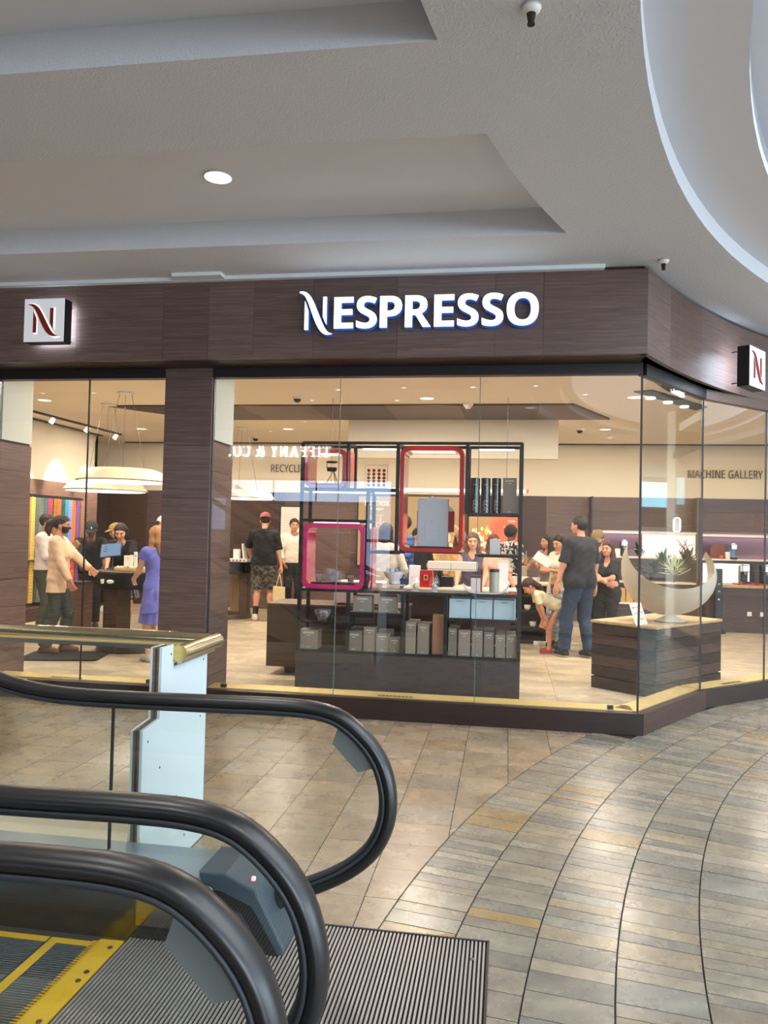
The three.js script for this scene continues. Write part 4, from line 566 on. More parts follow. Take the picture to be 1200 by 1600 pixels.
  for (let i = 0; i < 3; i++) { const x0 = -0.515 + i * 0.207; const b1 = thing('pale_box', 'pale blue square box, ' + ['left', 'middle', 'right'][i] + ' one of three', 'box', [x0 + 0.1, 0.722, -7.31], 0, 'pale blue boxes'); mesh('carton', bl(-0.098, 0.098, 0, 0.183, -0.06, 0.05, 0.003), M.boxBlue, b1); mesh('lettering', T(word(0.06), 0, 0.155, 0.0505), M.ink, b1); mesh('small_print', [bl(-0.015, 0.015, 0.012, 0.015, 0.05, 0.0506), bl(0.05, 0.085, 0.014, 0.017, 0.05, 0.0506), ...Array.from({ length: 14 }, (_, k) => bl(-0.09 + (k * 37 % 9) * 0.004, -0.087 + (k * 37 % 9) * 0.004, 0.06 + (k % 7) * 0.014, 0.063 + (k % 7) * 0.014, 0.05, 0.0506))], M.kraftTan, b1); const b2 = thing('pale_box', 'pale blue box standing behind the ' + ['left', 'middle', 'right'][i] + ' one', 'box', [x0 + 0.108, 0.722, -7.45], 0, 'pale blue boxes'); mesh('carton', bl(-0.098, 0.098, 0, 0.19, -0.05, 0.05, 0.003), M.boxBlue, b2); }
  // counter level of the rack: capsule bowl, glasses, tray
  const riser = thing('acrylic_riser', 'low clear acrylic stand under the bowl of capsules', 'stand', [-1.05, 0.957, -7.3]); mesh('block', bl(-0.11, 0.11, 0, 0.055, -0.06, 0.06, 0.002), M.clear, riser); mesh('edge', [bl(-0.112, 0.112, 0.053, 0.058, 0.056, 0.061), bl(-0.112, 0.112, 0, 0.004, 0.056, 0.061)], M.offwhite, riser);
  const bowl = thing('capsule_bowl', 'white flared bowl heaped with pastel capsules', 'bowl', [-1.05, 1.013, -7.3]); mesh('bowl', lathe([[0, 0], [0.045, 0], [0.05, 0.02], [0.04, 0.035], [0.075, 0.07], [0.105, 0.125], [0.1, 0.126], [0.07, 0.078], [0, 0.05]], 8), std('#efe6ea', 0.3), bowl);
  const pc = ['#e9e3e6', '#8fa2c8', '#efe3d2', '#b9c6dd', '#e8d7d9', '#d9cfc0', '#93a6cf']; for (let i = 0; i < 7; i++) mesh('capsule', T(new THREE.SphereGeometry(0.026, 16, 10), -0.055 + (i % 4) * 0.037, 0.105 + Math.floor(i / 4) * 0.03, (i % 2) * 0.035 - 0.005), std(pc[i], 0.35), bowl);
  for (const [x, lab, c1] of [[-0.84, 'clear tumbler with a cream ball inside, left of the pair', '#e7d7bb'], [-0.658, 'clear tumbler with a blue white ball inside, right of the pair', '#b9c3dc']]) { const k = thing('glass_tumbler', lab, 'glass', [x, 0.957, -7.29], 0, 'tumblers on the rack'); mesh('glass', lathe([[0, 0], [0.036, 0], [0.034, 0.01], [0.03, 0.018], [0.044, 0.05], [0.046, 0.09], [0.038, 0.14], [0.035, 0.14], [0.042, 0.09], [0.04, 0.05], [0.026, 0.022], [0, 0.018]], 26), M.clear, k); mesh('ball', T(new THREE.SphereGeometry(0.027, 18, 12), 0, 0.05, 0), std(c1, 0.5), k); mesh('foot', cyl(0.034, 0.036, 0.008, 0, 0.004, 0), M.offwhite, k); }
  const ty = thing('curved_tray', 'pale pink tray with upturned ends on the rack', 'tray', [-0.175, 0.957, -7.31]); const cs = []; for (let i = 0; i <= 16; i++) { const u = i / 16 * 2 - 1; cs.push([u * 0.215, 0.012 + 0.075 * Math.pow(Math.abs(u), 5)]); } mesh('tray', T(extr(poly([...cs, ...cs.slice().reverse().map((p) => [p[0] * 1.01, p[1] - 0.012])]), 0.12, 0.001), 0, 0, -0.06), std('#eadbd6', 0.4), ty);
  const pb = thing('pink_box', 'pale pink upright box with brown lid on the tray', 'box', [-0.27, 0.972, -7.31]); mesh('carton', bl(-0.045, 0.045, 0, 0.13, -0.04, 0.04, 0.003), std('#ecd6d3', 0.5), pb); mesh('lid', bl(-0.047, 0.05, 0.13, 0.155, -0.042, 0.042, 0.003), std('#6d3f40', 0.4), pb); mesh('side', bl(0.045, 0.06, 0, 0.15, -0.04, 0.03), std('#8a4a48', 0.4), pb);
  const th = thing('travel_flask', 'grey travel flask with dark lid on the tray', 'flask', [-0.098, 0.972, -7.31]); mesh('body', lathe([[0, 0], [0.042, 0], [0.046, 0.006], [0.046, 0.185], [0.043, 0.19], [0, 0.19]], 28), phy('#b9b6a4', 0.3, { clearcoat: 0.5 }), th); mesh('lid', lathe([[0, 0.19], [0.044, 0.19], [0.046, 0.195], [0.046, 0.212], [0.044, 0.216], [0, 0.217]], 28), std('#4a3335', 0.35), th);
  const ct = thing('price_tag', 'small coral card lying at the right rack post', 'card', [0.075, 0.957, -7.27]); mesh('card', bl(-0.04, 0.04, 0, 0.03, -0.02, 0.005, 0.003), M.coral, ct); mesh('print', bl(-0.015, 0.018, 0.012, 0.016, 0.005, 0.0056), M.lettering, ct);
  const wc = thing('white_card', 'plain white upright card box on the upper right shelf', 'card', [-0.1, 1.325, -7.4]); mesh('carton', bl(-0.048, 0.048, 0, 0.145, -0.03, 0.03, 0.003), M.white, wc);
  const gb = thing('stem_glass', 'small clear stemmed glass on the upper right shelf', 'glass', [-0.222, 1.325, -7.4]); mesh('glass', lathe([[0, 0], [0.032, 0], [0.03, 0.004], [0.006, 0.01], [0.006, 0.04], [0.03, 0.06], [0.038, 0.09], [0.03, 0.125], [0.028, 0.125], [0.035, 0.09], [0.027, 0.063], [0, 0.045]], 24), M.clear, gb);
  const lb = thing('glass_bowl', 'clear glass bowl of capsules on the lower left shelf', 'bowl', [-1.755, 0.645, -7.36]); mesh('bowl', lathe([[0, 0], [0.04, 0], [0.045, 0.008], [0.085, 0.075], [0.075, 0.1], [0.072, 0.098], [0.08, 0.075], [0.042, 0.014], [0, 0.01]], 24), M.tank, lb); for (let i = 0; i < 9; i++) mesh('capsule', T(new THREE.SphereGeometry(0.016, 12, 8), -0.04 + (i % 4) * 0.026, 0.04 + Math.floor(i / 4) * 0.026, (i % 3) * 0.016 - 0.01), std(['#6b4a43', '#c9bcb2', '#a46a58', '#e4dcd4'][i % 4], 0.3, { metalness: 0.4 }), lb);
  const bn = thing('white_case', 'cream storage case lying behind the pink frame', 'case', [-1.55, 0, -8.05]); mesh('case', bl(-0.22, 0.3, 0.76, 0.99, -0.15, 0.15, 0.01), M.offwhite, bn);
}
// =================== SHOP FURNITURE ===================
{
  // low dark cabinet behind the rack
  const cb = thing('low_cabinet', 'dark brown low cabinet with a timber top behind the rack', 'cabinet', [-1.75, 0, -8.05]); mesh('body', uvm(bl(-0.7, 0.75, 0.09, 0.725, -0.3, 0.27)), M.woodMid, cb); mesh('top', uvm(bl(-0.71, 0.76, 0.725, 0.745, -0.31, 0.28)), M.woodWarm, cb); mesh('foot', [bl(-0.55, -0.4, 0, 0.09, -0.1, 0.1), bl(0.4, 0.55, 0, 0.09, -0.1, 0.1)], M.black, cb);
  // round service tables
  const roundTable = (lab, x, z, turn) => {
    const t = thing('round_table', lab, 'table', [x, 0, z], turn, 'round service tables');
    mesh('drum', [lathe([[0.30, 0.765], [0.47, 0.765], [0.475, 0.78], [0.475, 0.945], [0.46, 0.955], [0, 0.955]], 48)], M.black, t); mesh('table_top', cyl(0.47, 0.47, 0.012, 0, 0.961, 0, 48), M.charcoal, t); mesh('niche', bl(-0.3, 0.02, 0.83, 0.90, 0.455, 0.478), M.blackMatt, t);
    mesh('leg', uvm(bl(-0.17, 0.0, 0.0, 0.77, 0.3, 0.44)), M.woodMid, t); mesh('leg', uvm(bl(-0.28, -0.2, 0.0, 0.77, -0.3, -0.05)), M.woodDark, t); mesh('leg', uvm(bl(0.26, 0.40, 0.0, 0.77, -0.05, 0.24)), M.paleWood, t); mesh('base_plate', [cyl(0.42, 0.44, 0.07, 0, 0.035, 0, 40)], M.woodDark, t);
    return t;
  };
  roundTable('black round service table on a dark mat in the left bay', -4.54, -8.97, 0); roundTable('black round service table beside the man in black tee', -4.74, -12.72, 1.5);
  mesh('floor_mat', T(extr(rrect(0.86, 0.62, 0.05), 0.012, 0.003).rotateX(-PI / 2).rotateY(0.25), -4.98, 0.002, -8.2), M.blackMatt); tag(scene.children[scene.children.length - 1], 'black rubber mat under the woman in peach', 'mat');
  const tabY = 0.968;
  const tray = thing('gold_tray', 'round brass rimmed tray of capsules on the left table', 'tray', [-4.50, tabY, -8.95]); mesh('rim', lathe([[0, 0], [0.27, 0], [0.275, 0.004], [0.275, 0.045], [0.262, 0.045], [0.26, 0.012], [0, 0.012]], 48), M.goldStrip, tray); const tc = ['#e4dcc8', '#6b4a33', '#cfcac2', '#d9c07a', '#8d8781']; for (let i = 0; i < 22; i++) { const a = i * 0.9, q = 0.05 + 0.19 * Math.sqrt((i % 11) / 11); mesh('capsule', T(new THREE.SphereGeometry(0.02, 10, 8).scale(1, 0.7, 1), q * Math.cos(a), 0.046, q * Math.sin(a)), std(tc[i % 5], 0.35), tray); }
  const sc = thing('till_screen', 'tilted blue touch screen till on the left table', 'screen', [-4.93, tabY, -9.1], 0.15); mesh('stand', [lathe([[0, 0], [0.07, 0], [0.07, 0.012], [0.02, 0.02], [0.018, 0.16], [0, 0.16]], 20)], M.black, sc); const hd = mesh('housing', box(0.27, 0.2, 0.02, 0, 0, 0, 0.006).rotateX(-0.55).rotateZ(0.12).translate(0.0, 0.24, 0.03), M.black, sc); mesh('screen', box(0.245, 0.175, 0.002, 0, 0, 0.011).rotateX(-0.55).rotateZ(0.12).translate(0.0, 0.24, 0.03), glow('#4f93cf', 0.55, '#20303c'), hd); mesh('screen_rows', [0, 1, 2].map((i) => box(0.05, 0.012, 0.001, -0.07, 0.055 - i * 0.035, 0.0125).rotateX(-0.55).rotateZ(0.12).translate(0, 0.24, 0.03)), M.dark, hd);
  const cd = (lab, x, z, w, h, ry = 0) => { const k = thing('table_card', lab, 'card', [x, tabY + 0.046, z], ry); mesh('carton', bl(-w / 2, w / 2, 0, h, -0.02, 0.02, 0.002), M.white, k); mesh('print', bl(-0.01, 0.01, h * 0.7, h * 0.78, 0.02, 0.0206), M.kraftTan, k); };
  cd('square white card box on the brass tray', -4.61, -8.92, 0.1, 0.14); cd('tall slim white card on the brass tray', -4.48, -8.85, 0.04, 0.19, 0.3);
  for (const [x, lab] of [[-4.70, 'white paper cup in the niche of left table'], [-4.60, 'folded white cloth in the niche of left table']]) { const k = thing('niche_item', lab, x < -4.65 ? 'cup' : 'cloth', [x, 0.832, -8.47]); mesh('body', x < -4.65 ? lathe([[0, 0], [0.018, 0], [0.022, 0.05], [0, 0.05]], 16) : T(new THREE.SphereGeometry(0.04, 16, 10).scale(1.2, 0.6, 0.4), 0, 0.024, 0), M.white, k); }
  const wt = thing('capsule_tray', 'white printed capsule tray on the middle left table', 'tray', [-4.46, tabY, -12.45]); mesh('tray', bl(-0.2, 0.2, 0, 0.05, -0.13, 0.13, 0.004), M.white, wt); mesh('capsule', [0, 1, 2, 3, 4, 5].map((i) => T(new THREE.SphereGeometry(0.018, 10, 8), -0.16 + i * 0.063, 0.025, 0.128)), std('#8f5a48', 0.4), wt); const wk = thing('white_carton', 'small white carton on the middle left table', 'carton', [-4.5, tabY + 0.05, -12.5]); mesh('carton', bl(-0.05, 0.05, 0, 0.16, -0.04, 0.04, 0.003), M.white, wk); const wp = thing('tablet', 'thin white tablet standing by the man in black', 'tablet', [-4.33, tabY + 0.05, -12.45]); mesh('slab', bl(-0.012, 0.012, 0, 0.26, -0.09, 0.09, 0.004).rotateZ(0.12), M.white, wp);
  // kraft panel units behind the left table
  const ku = thing('drawer_unit', 'taupe cabinet standing behind the woman in peach', 'cabinet', [-5.62, 0, -9.5]); mesh('body', uvm(bl(-0.14, 0.14, 0, 0.74, -0.14, 0.14)), M.woodWarm, ku); mesh('top', bl(-0.15, 0.15, 0.74, 0.77, -0.15, 0.15), M.woodMid, ku);
  const pw = thing('room_divider', 'pale cream upright panel beyond the left table', 'panel', [-4.95, 0, -10.45]); mesh('panel', bl(-0.2, 0.32, 0, 0.78, -0.02, 0.02), M.paleWood, pw); mesh('base', bl(-0.1, 0.5, 0, 0.06, -0.1, 0.1), M.woodMid, pw);
  // capsule wall on the left wall
  const cw = thing('capsule_wall', 'wall display of coloured capsule sleeves in tall columns', 'wall display', [-7.48, 0, 0]);
  const colz = [[-10.92, -11.05, '#7a3a22'], [-11.09, -11.20, '#d8b45c'], [-11.30, -11.42, '#68766a'], [-11.42, -11.54, '#4f5e6a'], [-11.54, -11.67, '#a23b4e'], [-11.69, -11.79, '#8a6a2e'], [-11.79, -11.92, '#a5602f'], [-12.03, -12.13, '#3f8590'], [-12.13, -12.25, '#7c86d0'], [-12.25, -12.36, '#ee6a1c'], [-12.38, -12.50, '#6d4a86'], [-12.51, -12.65, '#8a6648']];
  mesh('backing', [bl(0, 0.02, 0.24, 2.0, -11.26, -10.9), bl(0, 0.02, 0.24, 2.0, -11.96, -11.27), bl(0, 0.02, 0.24, 2.0, -12.68, -12.0)], M.black, cw);
  for (const [a, b, c] of colz) { const w = Math.abs(b - a) - 0.008, ms = std(c, 0.5), colm = new THREE.Group(); colm.name = 'sleeve_column'; cw.add(colm); const g = [], dt = []; for (let i = 0; i < 34; i++) { const y = 0.27 + i * 0.0495; g.push(bl(0.02, 0.085, y, y + 0.046, Math.min(a, b) + 0.004, Math.min(a, b) + 0.004 + w)); for (const q of [0.28, 0.5, 0.72]) dt.push(bl(0.085, 0.0862, y + 0.018, y + 0.026, Math.min(a, b) + w * q - 0.006, Math.min(a, b) + w * q + 0.006)); } mesh('sleeves', g, ms, colm); mesh('sleeve_marks', dt, M.ink, colm); }
  mesh('ledge', bl(0, 0.12, 0.94, 0.955, -12.68, -10.9), M.steelDark, cw); const br = thing('shelf_bench', 'dark timber bench ledge under the capsule columns', 'bench', [-7.36, 0, -11.8]); mesh('ledge', uvm(bl(-0.12, 0.1, 0.0, 0.2, -1, 1)), M.woodMid, br);
  // tasting bar behind the rack
  const bar = thing('tasting_bar', 'dark bar with pale top behind the display rack', 'bar counter', [-0.49, 0, -8.72]); mesh('body', uvm(bl(-0.56, 0.56, 0, 0.88, -0.2, 0.2)), M.woodDark, bar); mesh('top', bl(-0.62, 0.62, 0.88, 0.91, -0.25, 0.25), M.offwhite, bar); mesh('rail', bl(-0.55, 0.55, 0.3, 0.32, 0.2, 0.24), M.steel, bar);
  const on = 0.91, item = (name, lab, cat, x, z, fn) => { const k = thing(name, lab, cat, [x, on, z]); fn(k); };
  item('red_carton', 'bright red carton with gold crest on the bar', 'carton', -0.87, -8.6, (k) => { mesh('carton', bl(-0.068, 0.068, 0, 0.19, -0.05, 0.05, 0.003), M.redSolid, k); mesh('crest', bl(-0.025, 0.025, 0.08, 0.14, 0.05, 0.0515), M.kraft, k); mesh('crest_mark', bl(-0.012, 0.012, 0.095, 0.125, 0.0515, 0.052), M.ink, k); });
  item('white_pedestal', 'white stand carrying trays above the bar, behind the rack', 'stand', -0.45, -8.72, (k) => { mesh('post', [bl(-0.3, -0.26, 0, 0.19, -0.02, 0.02), bl(0.12, 0.16, 0, 0.19, -0.02, 0.02)], M.black, k); mesh('tray', bl(-0.41, 0.14, 0.19, 0.29, -0.1, 0.1, 0.004), M.offwhite, k); mesh('tray_line', [bl(-0.41, 0.14, 0.205, 0.21, 0.1, 0.102), bl(-0.15, -0.146, 0.19, 0.29, 0.1, 0.102)], M.gold, k); });
  item('white_carton', 'white carton at the left end of the bar', 'carton', -1.0, -8.6, (k) => mesh('carton', bl(-0.06, 0.06, 0.0, 0.24, -0.05, 0.05, 0.003), M.white, k));
  item('cup_box', 'white cup box standing on the bar by the tray', 'box', -0.02, -8.65, (k) => { mesh('carton', bl(-0.055, 0.055, 0, 0.3, -0.05, 0.05, 0.003), M.white, k); mesh('lid', bl(-0.057, 0.057, 0.3, 0.32, -0.052, 0.052), M.offwhite, k); });
  item('capsule_rack', 'low dark rack with green edge on the bar', 'rack', -0.68, -8.82, (k) => { mesh('frame', bl(-0.1, 0.1, 0, 0.1, -0.06, 0.06, 0.003), M.dark, k); mesh('edge', bl(-0.1, 0.1, 0.1, 0.115, -0.06, 0.06), std('#1f5a3c', 0.4), k); });
  // service counter at the right of the rack
  const sv = thing('service_counter', 'dark service counter with white top and cup shelves', 'counter', [0.36, 0, -11.2]); mesh('carcass', [bl(-0.5, 0.22, 0.0, 0.06, -0.25, 0.22), bl(-0.5, 0.22, 0.06, 0.82, -0.25, -0.2), bl(-0.5, -0.46, 0.06, 0.82, -0.2, 0.22), bl(0.18, 0.22, 0.06, 0.82, -0.2, 0.22)], M.woodDark, sv); for (const y of [0.22, 0.45, 0.66]) mesh('shelf', bl(-0.46, 0.18, y, y + 0.018, -0.2, 0.2), M.charcoal, sv); mesh('top', bl(-0.52, 0.26, 0.82, 0.85, -0.28, 0.26, 0.004), M.offwhite, sv); mesh('end_frame', [bl(0.22, 0.27, 0.02, 0.82, 0.1, 0.24, 0.006), bl(0.05, 0.34, 0.0, 0.05, 0.1, 0.26, 0.006)], M.white, sv);
  const cup = (lab, x, y, z, s = 1, grp) => { const k = thing('white_cup', lab, 'cup', [x, y, z], rr(0, 3), grp); mesh('cup', lathe([[0, 0], [0.022 * s, 0], [0.036 * s, 0.02 * s], [0.041 * s, 0.06 * s], [0.038 * s, 0.06 * s], [0.032 * s, 0.022 * s], [0, 0.008 * s]], 20), M.white, k); mesh('handle', T(new THREE.TorusGeometry(0.016 * s, 0.004 * s, 8, 14, PI), 0.04 * s, 0.035 * s, 0).rotateZ(0), M.white, k); };
  cup('white cup on the upper shelf of the service counter', 0.45, 0.678, -11.02, 1.1); cup('white cup on the middle shelf of the service counter', 0.32, 0.468, -11.05, 1.2); cup('white cup on the lowest shelf of the service counter', 0.40, 0.238, -11.05, 1.2); cup('white cup on top of the service counter', 0.44, 0.85, -11.1, 1.3);
  for (const [x, w, h, lab] of [[0.14, 0.125, 0.085, 'low white carton on the service counter, left'], [0.275, 0.11, 0.085, 'low white carton on the service counter, right']]) { const k = thing('white_carton', lab, 'carton', [x, 0.85, -11.05]); mesh('carton', bl(-w / 2, w / 2, 0, h, -0.05, 0.05, 0.003), M.offwhite, k); }
  const sb = thing('taupe_carton', 'taupe carton behind the white ones on the counter', 'carton', [0.25, 0.85, -11.22]); mesh('carton', bl(-0.06, 0.06, 0, 0.23, -0.05, 0.05, 0.003), M.kraftTan, sb);
}
// =================== SHELF WALL AND CORNER TABLE ===================
{
  const unit = (lab, x0, x1, ys) => { const u = thing('shelf_unit', lab, 'shelf unit', [0, 0, -14.27], 0, 'wall shelf units'); mesh('side', bl(x0, x0 + 0.03, 0, 2.24, 0, 0.36), M.woodDark, u); mesh('side', bl(x1 - 0.03, x1, 0, 2.24, 0, 0.36), M.woodDark, u); mesh('back_panel', bl(x0, x1, 1.2, 1.66, 0, 0.02), std('#8d6f84', 0.5), u); for (const y of ys) { mesh('shelf', bl(x0 + 0.03, x1 - 0.03, y - 0.03, y, 0.02, 0.35), M.offwhite, u); } mesh('lamp_strip', bl(x0 + 0.05, x1 - 0.05, ys[0] - 0.04, ys[0] - 0.03, 0.06, 0.08), glow([1, 0.9, 0.85], 1.0), u); rectLight('shelf_light', x1 - x0 - 0.1, 0.03, [(x0 + x1) / 2, ys[0] - 0.045, -14.2], [(x0 + x1) / 2, 0, -14.15], [1, 0.86, 0.82], 8); return u; };
  unit('open wall shelves with purple back, beside the man in cap', 1.48, 3.28, [1.64, 1.20, 0.77, 0.40]); unit('open wall shelves under the lettering at right', 3.3, 5.1, [1.62, 1.20, 0.79]);
  const u = thing('light_box', 'cream lit panel on the wall shelf behind the swirl', 'panel', [0, 0, -13.95]); mesh('panel_lamp', bl(2.36, 3.24, 1.2, 1.63, -0.06, 0), glow([1, 0.86, 0.72], 0.22), u);
  const ctr = thing('side_counter', 'dark counter under the wall shelves at right', 'counter', [0, 0, -13.85]); mesh('body', uvm(bl(3.32, 5.08, 0, 0.74, -0.05, 0.38)), M.woodMid, ctr); mesh('top', bl(3.3, 5.1, 0.74, 0.78, -0.06, 0.42), M.paleWood, ctr); mesh('panel_lamp', bl(3.35, 4.1, 0.79, 1.12, -0.05, -0.03), glow([1, 0.9, 0.72], 0.7), ctr); mesh('emblem', [3.95, 4.15, 4.35, 4.55].map((x) => bl(x, x + 0.07, 0.28, 0.35, 0.38, 0.384)), M.white, ctr);
  const mach = (lab, x, y, z, m, s = 1) => { const k = thing('coffee_machine', lab, 'coffee machine', [x, y, z], 0, 'coffee machines on the shelves'); mesh('body', bl(-0.05 * s, 0.05 * s, 0, 0.26 * s, -0.14 * s, 0.0, 0.015), m, k); mesh('head', bl(-0.055 * s, 0.055 * s, 0.17 * s, 0.27 * s, -0.02, 0.1 * s, 0.015), M.steel, k); mesh('spout', cyl(0.015 * s, 0.012 * s, 0.04 * s, 0, 0.15 * s, 0.06 * s), M.chrome, k); mesh('drip_tray', bl(-0.055 * s, 0.055 * s, 0, 0.03 * s, 0, 0.12 * s, 0.006), M.dark, k); mesh('lever', bl(-0.03 * s, 0.03 * s, 0.27 * s, 0.285 * s, -0.08 * s, 0.06 * s, 0.005), M.chrome, k); };
  mach('silver and black coffee machine on the purple backed shelf', 2.05, 1.20, -14.0, M.black, 1.02);
  for (const [x, lab] of [[3.98, 'black coffee machine with chrome head on a red tray, left'], [4.32, 'black coffee machine with chrome head on a red tray, right']]) { mach(lab, x, 0.8, -13.75, M.black, 1.15); const r = thing('red_tray', x < 4.1 ? 'red tray under the left black machine' : 'red tray under the right black machine', 'tray', [x, 0.78, -13.75]); mesh('tray', T(extr(rrect(0.3, 0.34, 0.04), 0.02, 0.003).rotateX(-PI / 2), 0, 0, 0), M.redSolid, r); }
  mach('pale blue coffee machine on the right wall shelf', 3.86, 1.20, -14.0, std('#7f9fc6', 0.4), 0.95);
  const bagM = std('#c79a55', 0.45); for (let i = 0; i < 3; i++) { const k = thing('coffee_bag', 'golden coffee bag on the lowest shelf, ' + ['left', 'middle', 'right'][i] + ' one', 'bag', [1.9 + i * 0.13, 0.40, -14.0], 0, 'golden coffee bags'); mesh('bag', [T(extr(poly([[-0.055, 0], [0.055, 0], [0.05, 0.2], [0.045, 0.235], [-0.045, 0.235], [-0.05, 0.2]]), 0.06, 0.006), 0, 0.006, -0.03)], bagM, k); mesh('label_patch', bl(-0.03, 0.03, 0.06, 0.15, 0.037, 0.039), M.paleWood, k); }
  for (const [x, lab] of [[1.93, 'blue marked cup on the cup shelf'], [2.08, 'red marked cup on the cup shelf']]) { const k = thing('espresso_cup', lab, 'cup', [x, 0.77, -13.98]); mesh('saucer', lathe([[0, 0], [0.03, 0], [0.06, 0.01], [0.058, 0.014], [0, 0.006]], 22), M.white, k); mesh('cup', lathe([[0, 0.008], [0.025, 0.008], [0.04, 0.07], [0.036, 0.07], [0.02, 0.016], [0, 0.014]], 20), M.white, k); mesh('mark', T(new THREE.SphereGeometry(0.012, 10, 6).scale(1, 1.2, 0.4), 0, 0.045, 0.033), x < 2 ? std('#3f8fb0', 0.4) : M.redSolid, k); }
  const wb = thing('white_carton', 'white carton beside the shelf coffee machine', 'carton', [1.935, 1.20, -13.98]); mesh('carton', bl(-0.05, 0.05, 0, 0.13, -0.05, 0.05, 0.003), M.white, wb);
  const ar = thing('cork_arch', 'brown rounded arch panel on the right wall shelf', 'display panel', [3.62, 1.20, -14.05]); const as = new THREE.Shape(); as.moveTo(-0.12, 0); as.lineTo(0.12, 0); as.lineTo(0.12, 0.12); as.absarc(0, 0.14, 0.12, 0, PI); as.lineTo(-0.12, 0); mesh('arch', extr(as, 0.03, 0.003), std('#7a4a38', 0.6), ar); const oc = thing('orange_cup', 'small orange cup before the brown arch', 'cup', [3.66, 1.2, -13.93]); mesh('cup', lathe([[0, 0], [0.025, 0], [0.04, 0.06], [0.036, 0.06], [0, 0.01]], 18), M.coral, oc); const pw = thing('white_carton', 'white carton right of the orange cup', 'carton', [3.76, 1.2, -13.95]); mesh('carton', bl(-0.035, 0.035, 0, 0.12, -0.03, 0.03, 0.002), M.white, pw);
  const bt = thing('black_tower', 'tall black capsule tower standing before the wall counter', 'display tower', [3.45, 0, -13.3]); mesh('column', bl(-0.055, 0.055, 0, 1.05, -0.05, 0.05, 0.01), M.black, bt); mesh('capsule', [0.55, 0.68, 0.8].map((y) => T(new THREE.SphereGeometry(0.02, 10, 8), 0, y, 0.05)), M.steel, bt); mesh('base', cyl(0.12, 0.13, 0.02, 0, 0.01, 0), M.dark, bt);
  const gl = thing('lantern', 'arched glowing lantern on the upper wall shelf', 'lantern', [2.95, 1.64, -14.05]); const la = frameGeo(0.12, 0.26, 0.014, 0.058, 0.05); mesh('lamp_arch', T(la, 0, 0.13, 0), glow([1, 0.9, 0.7], 1.2), gl); mesh('glass', bl(-0.04, 0.04, 0.02, 0.22, -0.01, 0.01), M.tank, gl);
  // slatted corner table
  const A = [0.93, -8.0], ang = Math.atan2(0.46, 0.52), ct = thing('corner_table', 'dark slatted square table with pale timber top in the corner', 'table', [1.42, 0, -7.60], -0.69);
  const L = 0.70, D = 1.34; // left face runs along local -x from the front corner, right face along local -z
  mesh('core', bl(-L + 0.02, -0.02, 0.0, 0.65, -D + 0.02, -0.02), M.woodDark, ct);
  for (let i = 0; i < 5; i++) { const y0 = 0.13 + i * 0.104; mesh('slat', uvm(bl(-L, 0, y0, y0 + 0.1, -0.02, 0), 1, rnd(), rnd()), i % 2 ? M.woodMid : M.woodDark, ct); mesh('slat', uvm(bl(-0.02, 0, y0, y0 + 0.1, -D, 0.0), 1, rnd(), rnd()), i % 2 ? M.woodDark : M.woodMid, ct); }
  mesh('plinth', uvm(bl(-L + 0.0, 0, 0, 0.115, -D, -0.0)), M.woodDark, ct); mesh('table_top', uvm(bl(-L - 0.01, 0.01, 0.652, 0.676, -D - 0.01, 0.01)), M.paleWood, ct);
  const card = thing('standing_card', 'pink card lettered in spaced capitals leaning on the table', 'card', [1.31, 0.677, -7.72], 0.3); mesh('card', box(0.12, 0.22, 0.004, 0, 0.11, 0).rotateX(-0.35).rotateZ(0.18), std('#eed9cb', 0.7), card); mesh('lettering', ['MADE', 'WITH', 'CARE'].map((w, i) => T(text(w, 0.016, 0.001, fontR, true, 0.008), 0, 0.17 - i * 0.06, 0.0025).rotateX(-0.35).rotateZ(0.18)), M.ink, card);
  // swirling paper vessel with plants
  const sw = thing('paper_swirl', 'large cream swirling paper vessel full of plants', 'sculpture', [1.66, 0.677, -8.15]);
  const pos = [], idx = [], NU = 56, NV = 10; for (let i = 0; i <= NU; i++) { const u = i / NU, a = 2.75 + u * 3.95; const R = 0.43 - 0.09 * u, w = 0.08 + 0.36 * Math.sin(PI * Math.min(1, 0.08 + u * 0.95)) ; for (let j = 0; j <= NV; j++) { const v = j / NV - 0.5, rr2 = R + 0.10 * (1 - 4 * v * v) * Math.sin(PI * u); pos.push(rr2 * Math.cos(a) * 1.08 + 0.02, 0.50 + rr2 * Math.sin(a) * 1.0 + (u < 0.1 ? 0.02 : 0), v * w * 1.4 + 0.14 * Math.cos(a * 0.5 + 0.6)); } }
  for (let i = 0; i < NU; i++) for (let j = 0; j < NV; j++) { const a = i * (NV + 1) + j, b = a + NV + 1; idx.push(a, b, a + 1, b, b + 1, a + 1); }
  const g0 = new THREE.BufferGeometry(); g0.setAttribute('position', new THREE.Float32BufferAttribute(pos, 3)); g0.setIndex(idx); T(g0, 0, -0.5, 0).rotateX(-0.5).translate(0, 0.61, 0); g0.computeVertexNormals(); const g1 = g0.clone(), n0 = g0.attributes.normal, p1 = g1.attributes.position; for (let i = 0; i < p1.count; i++) p1.setXYZ(i, p1.getX(i) + n0.getX(i) * 0.006, p1.getY(i) + n0.getY(i) * 0.006, p1.getZ(i) + n0.getZ(i) * 0.006); g1.computeVertexNormals();
  mesh('ribbon', [g0, g1], M.shell, sw); mesh('foot', lathe([[0, 0], [0.16, 0], [0.13, 0.02], [0.05, 0.06], [0.06, 0.1], [0, 0.1]], 28), M.shell, sw);
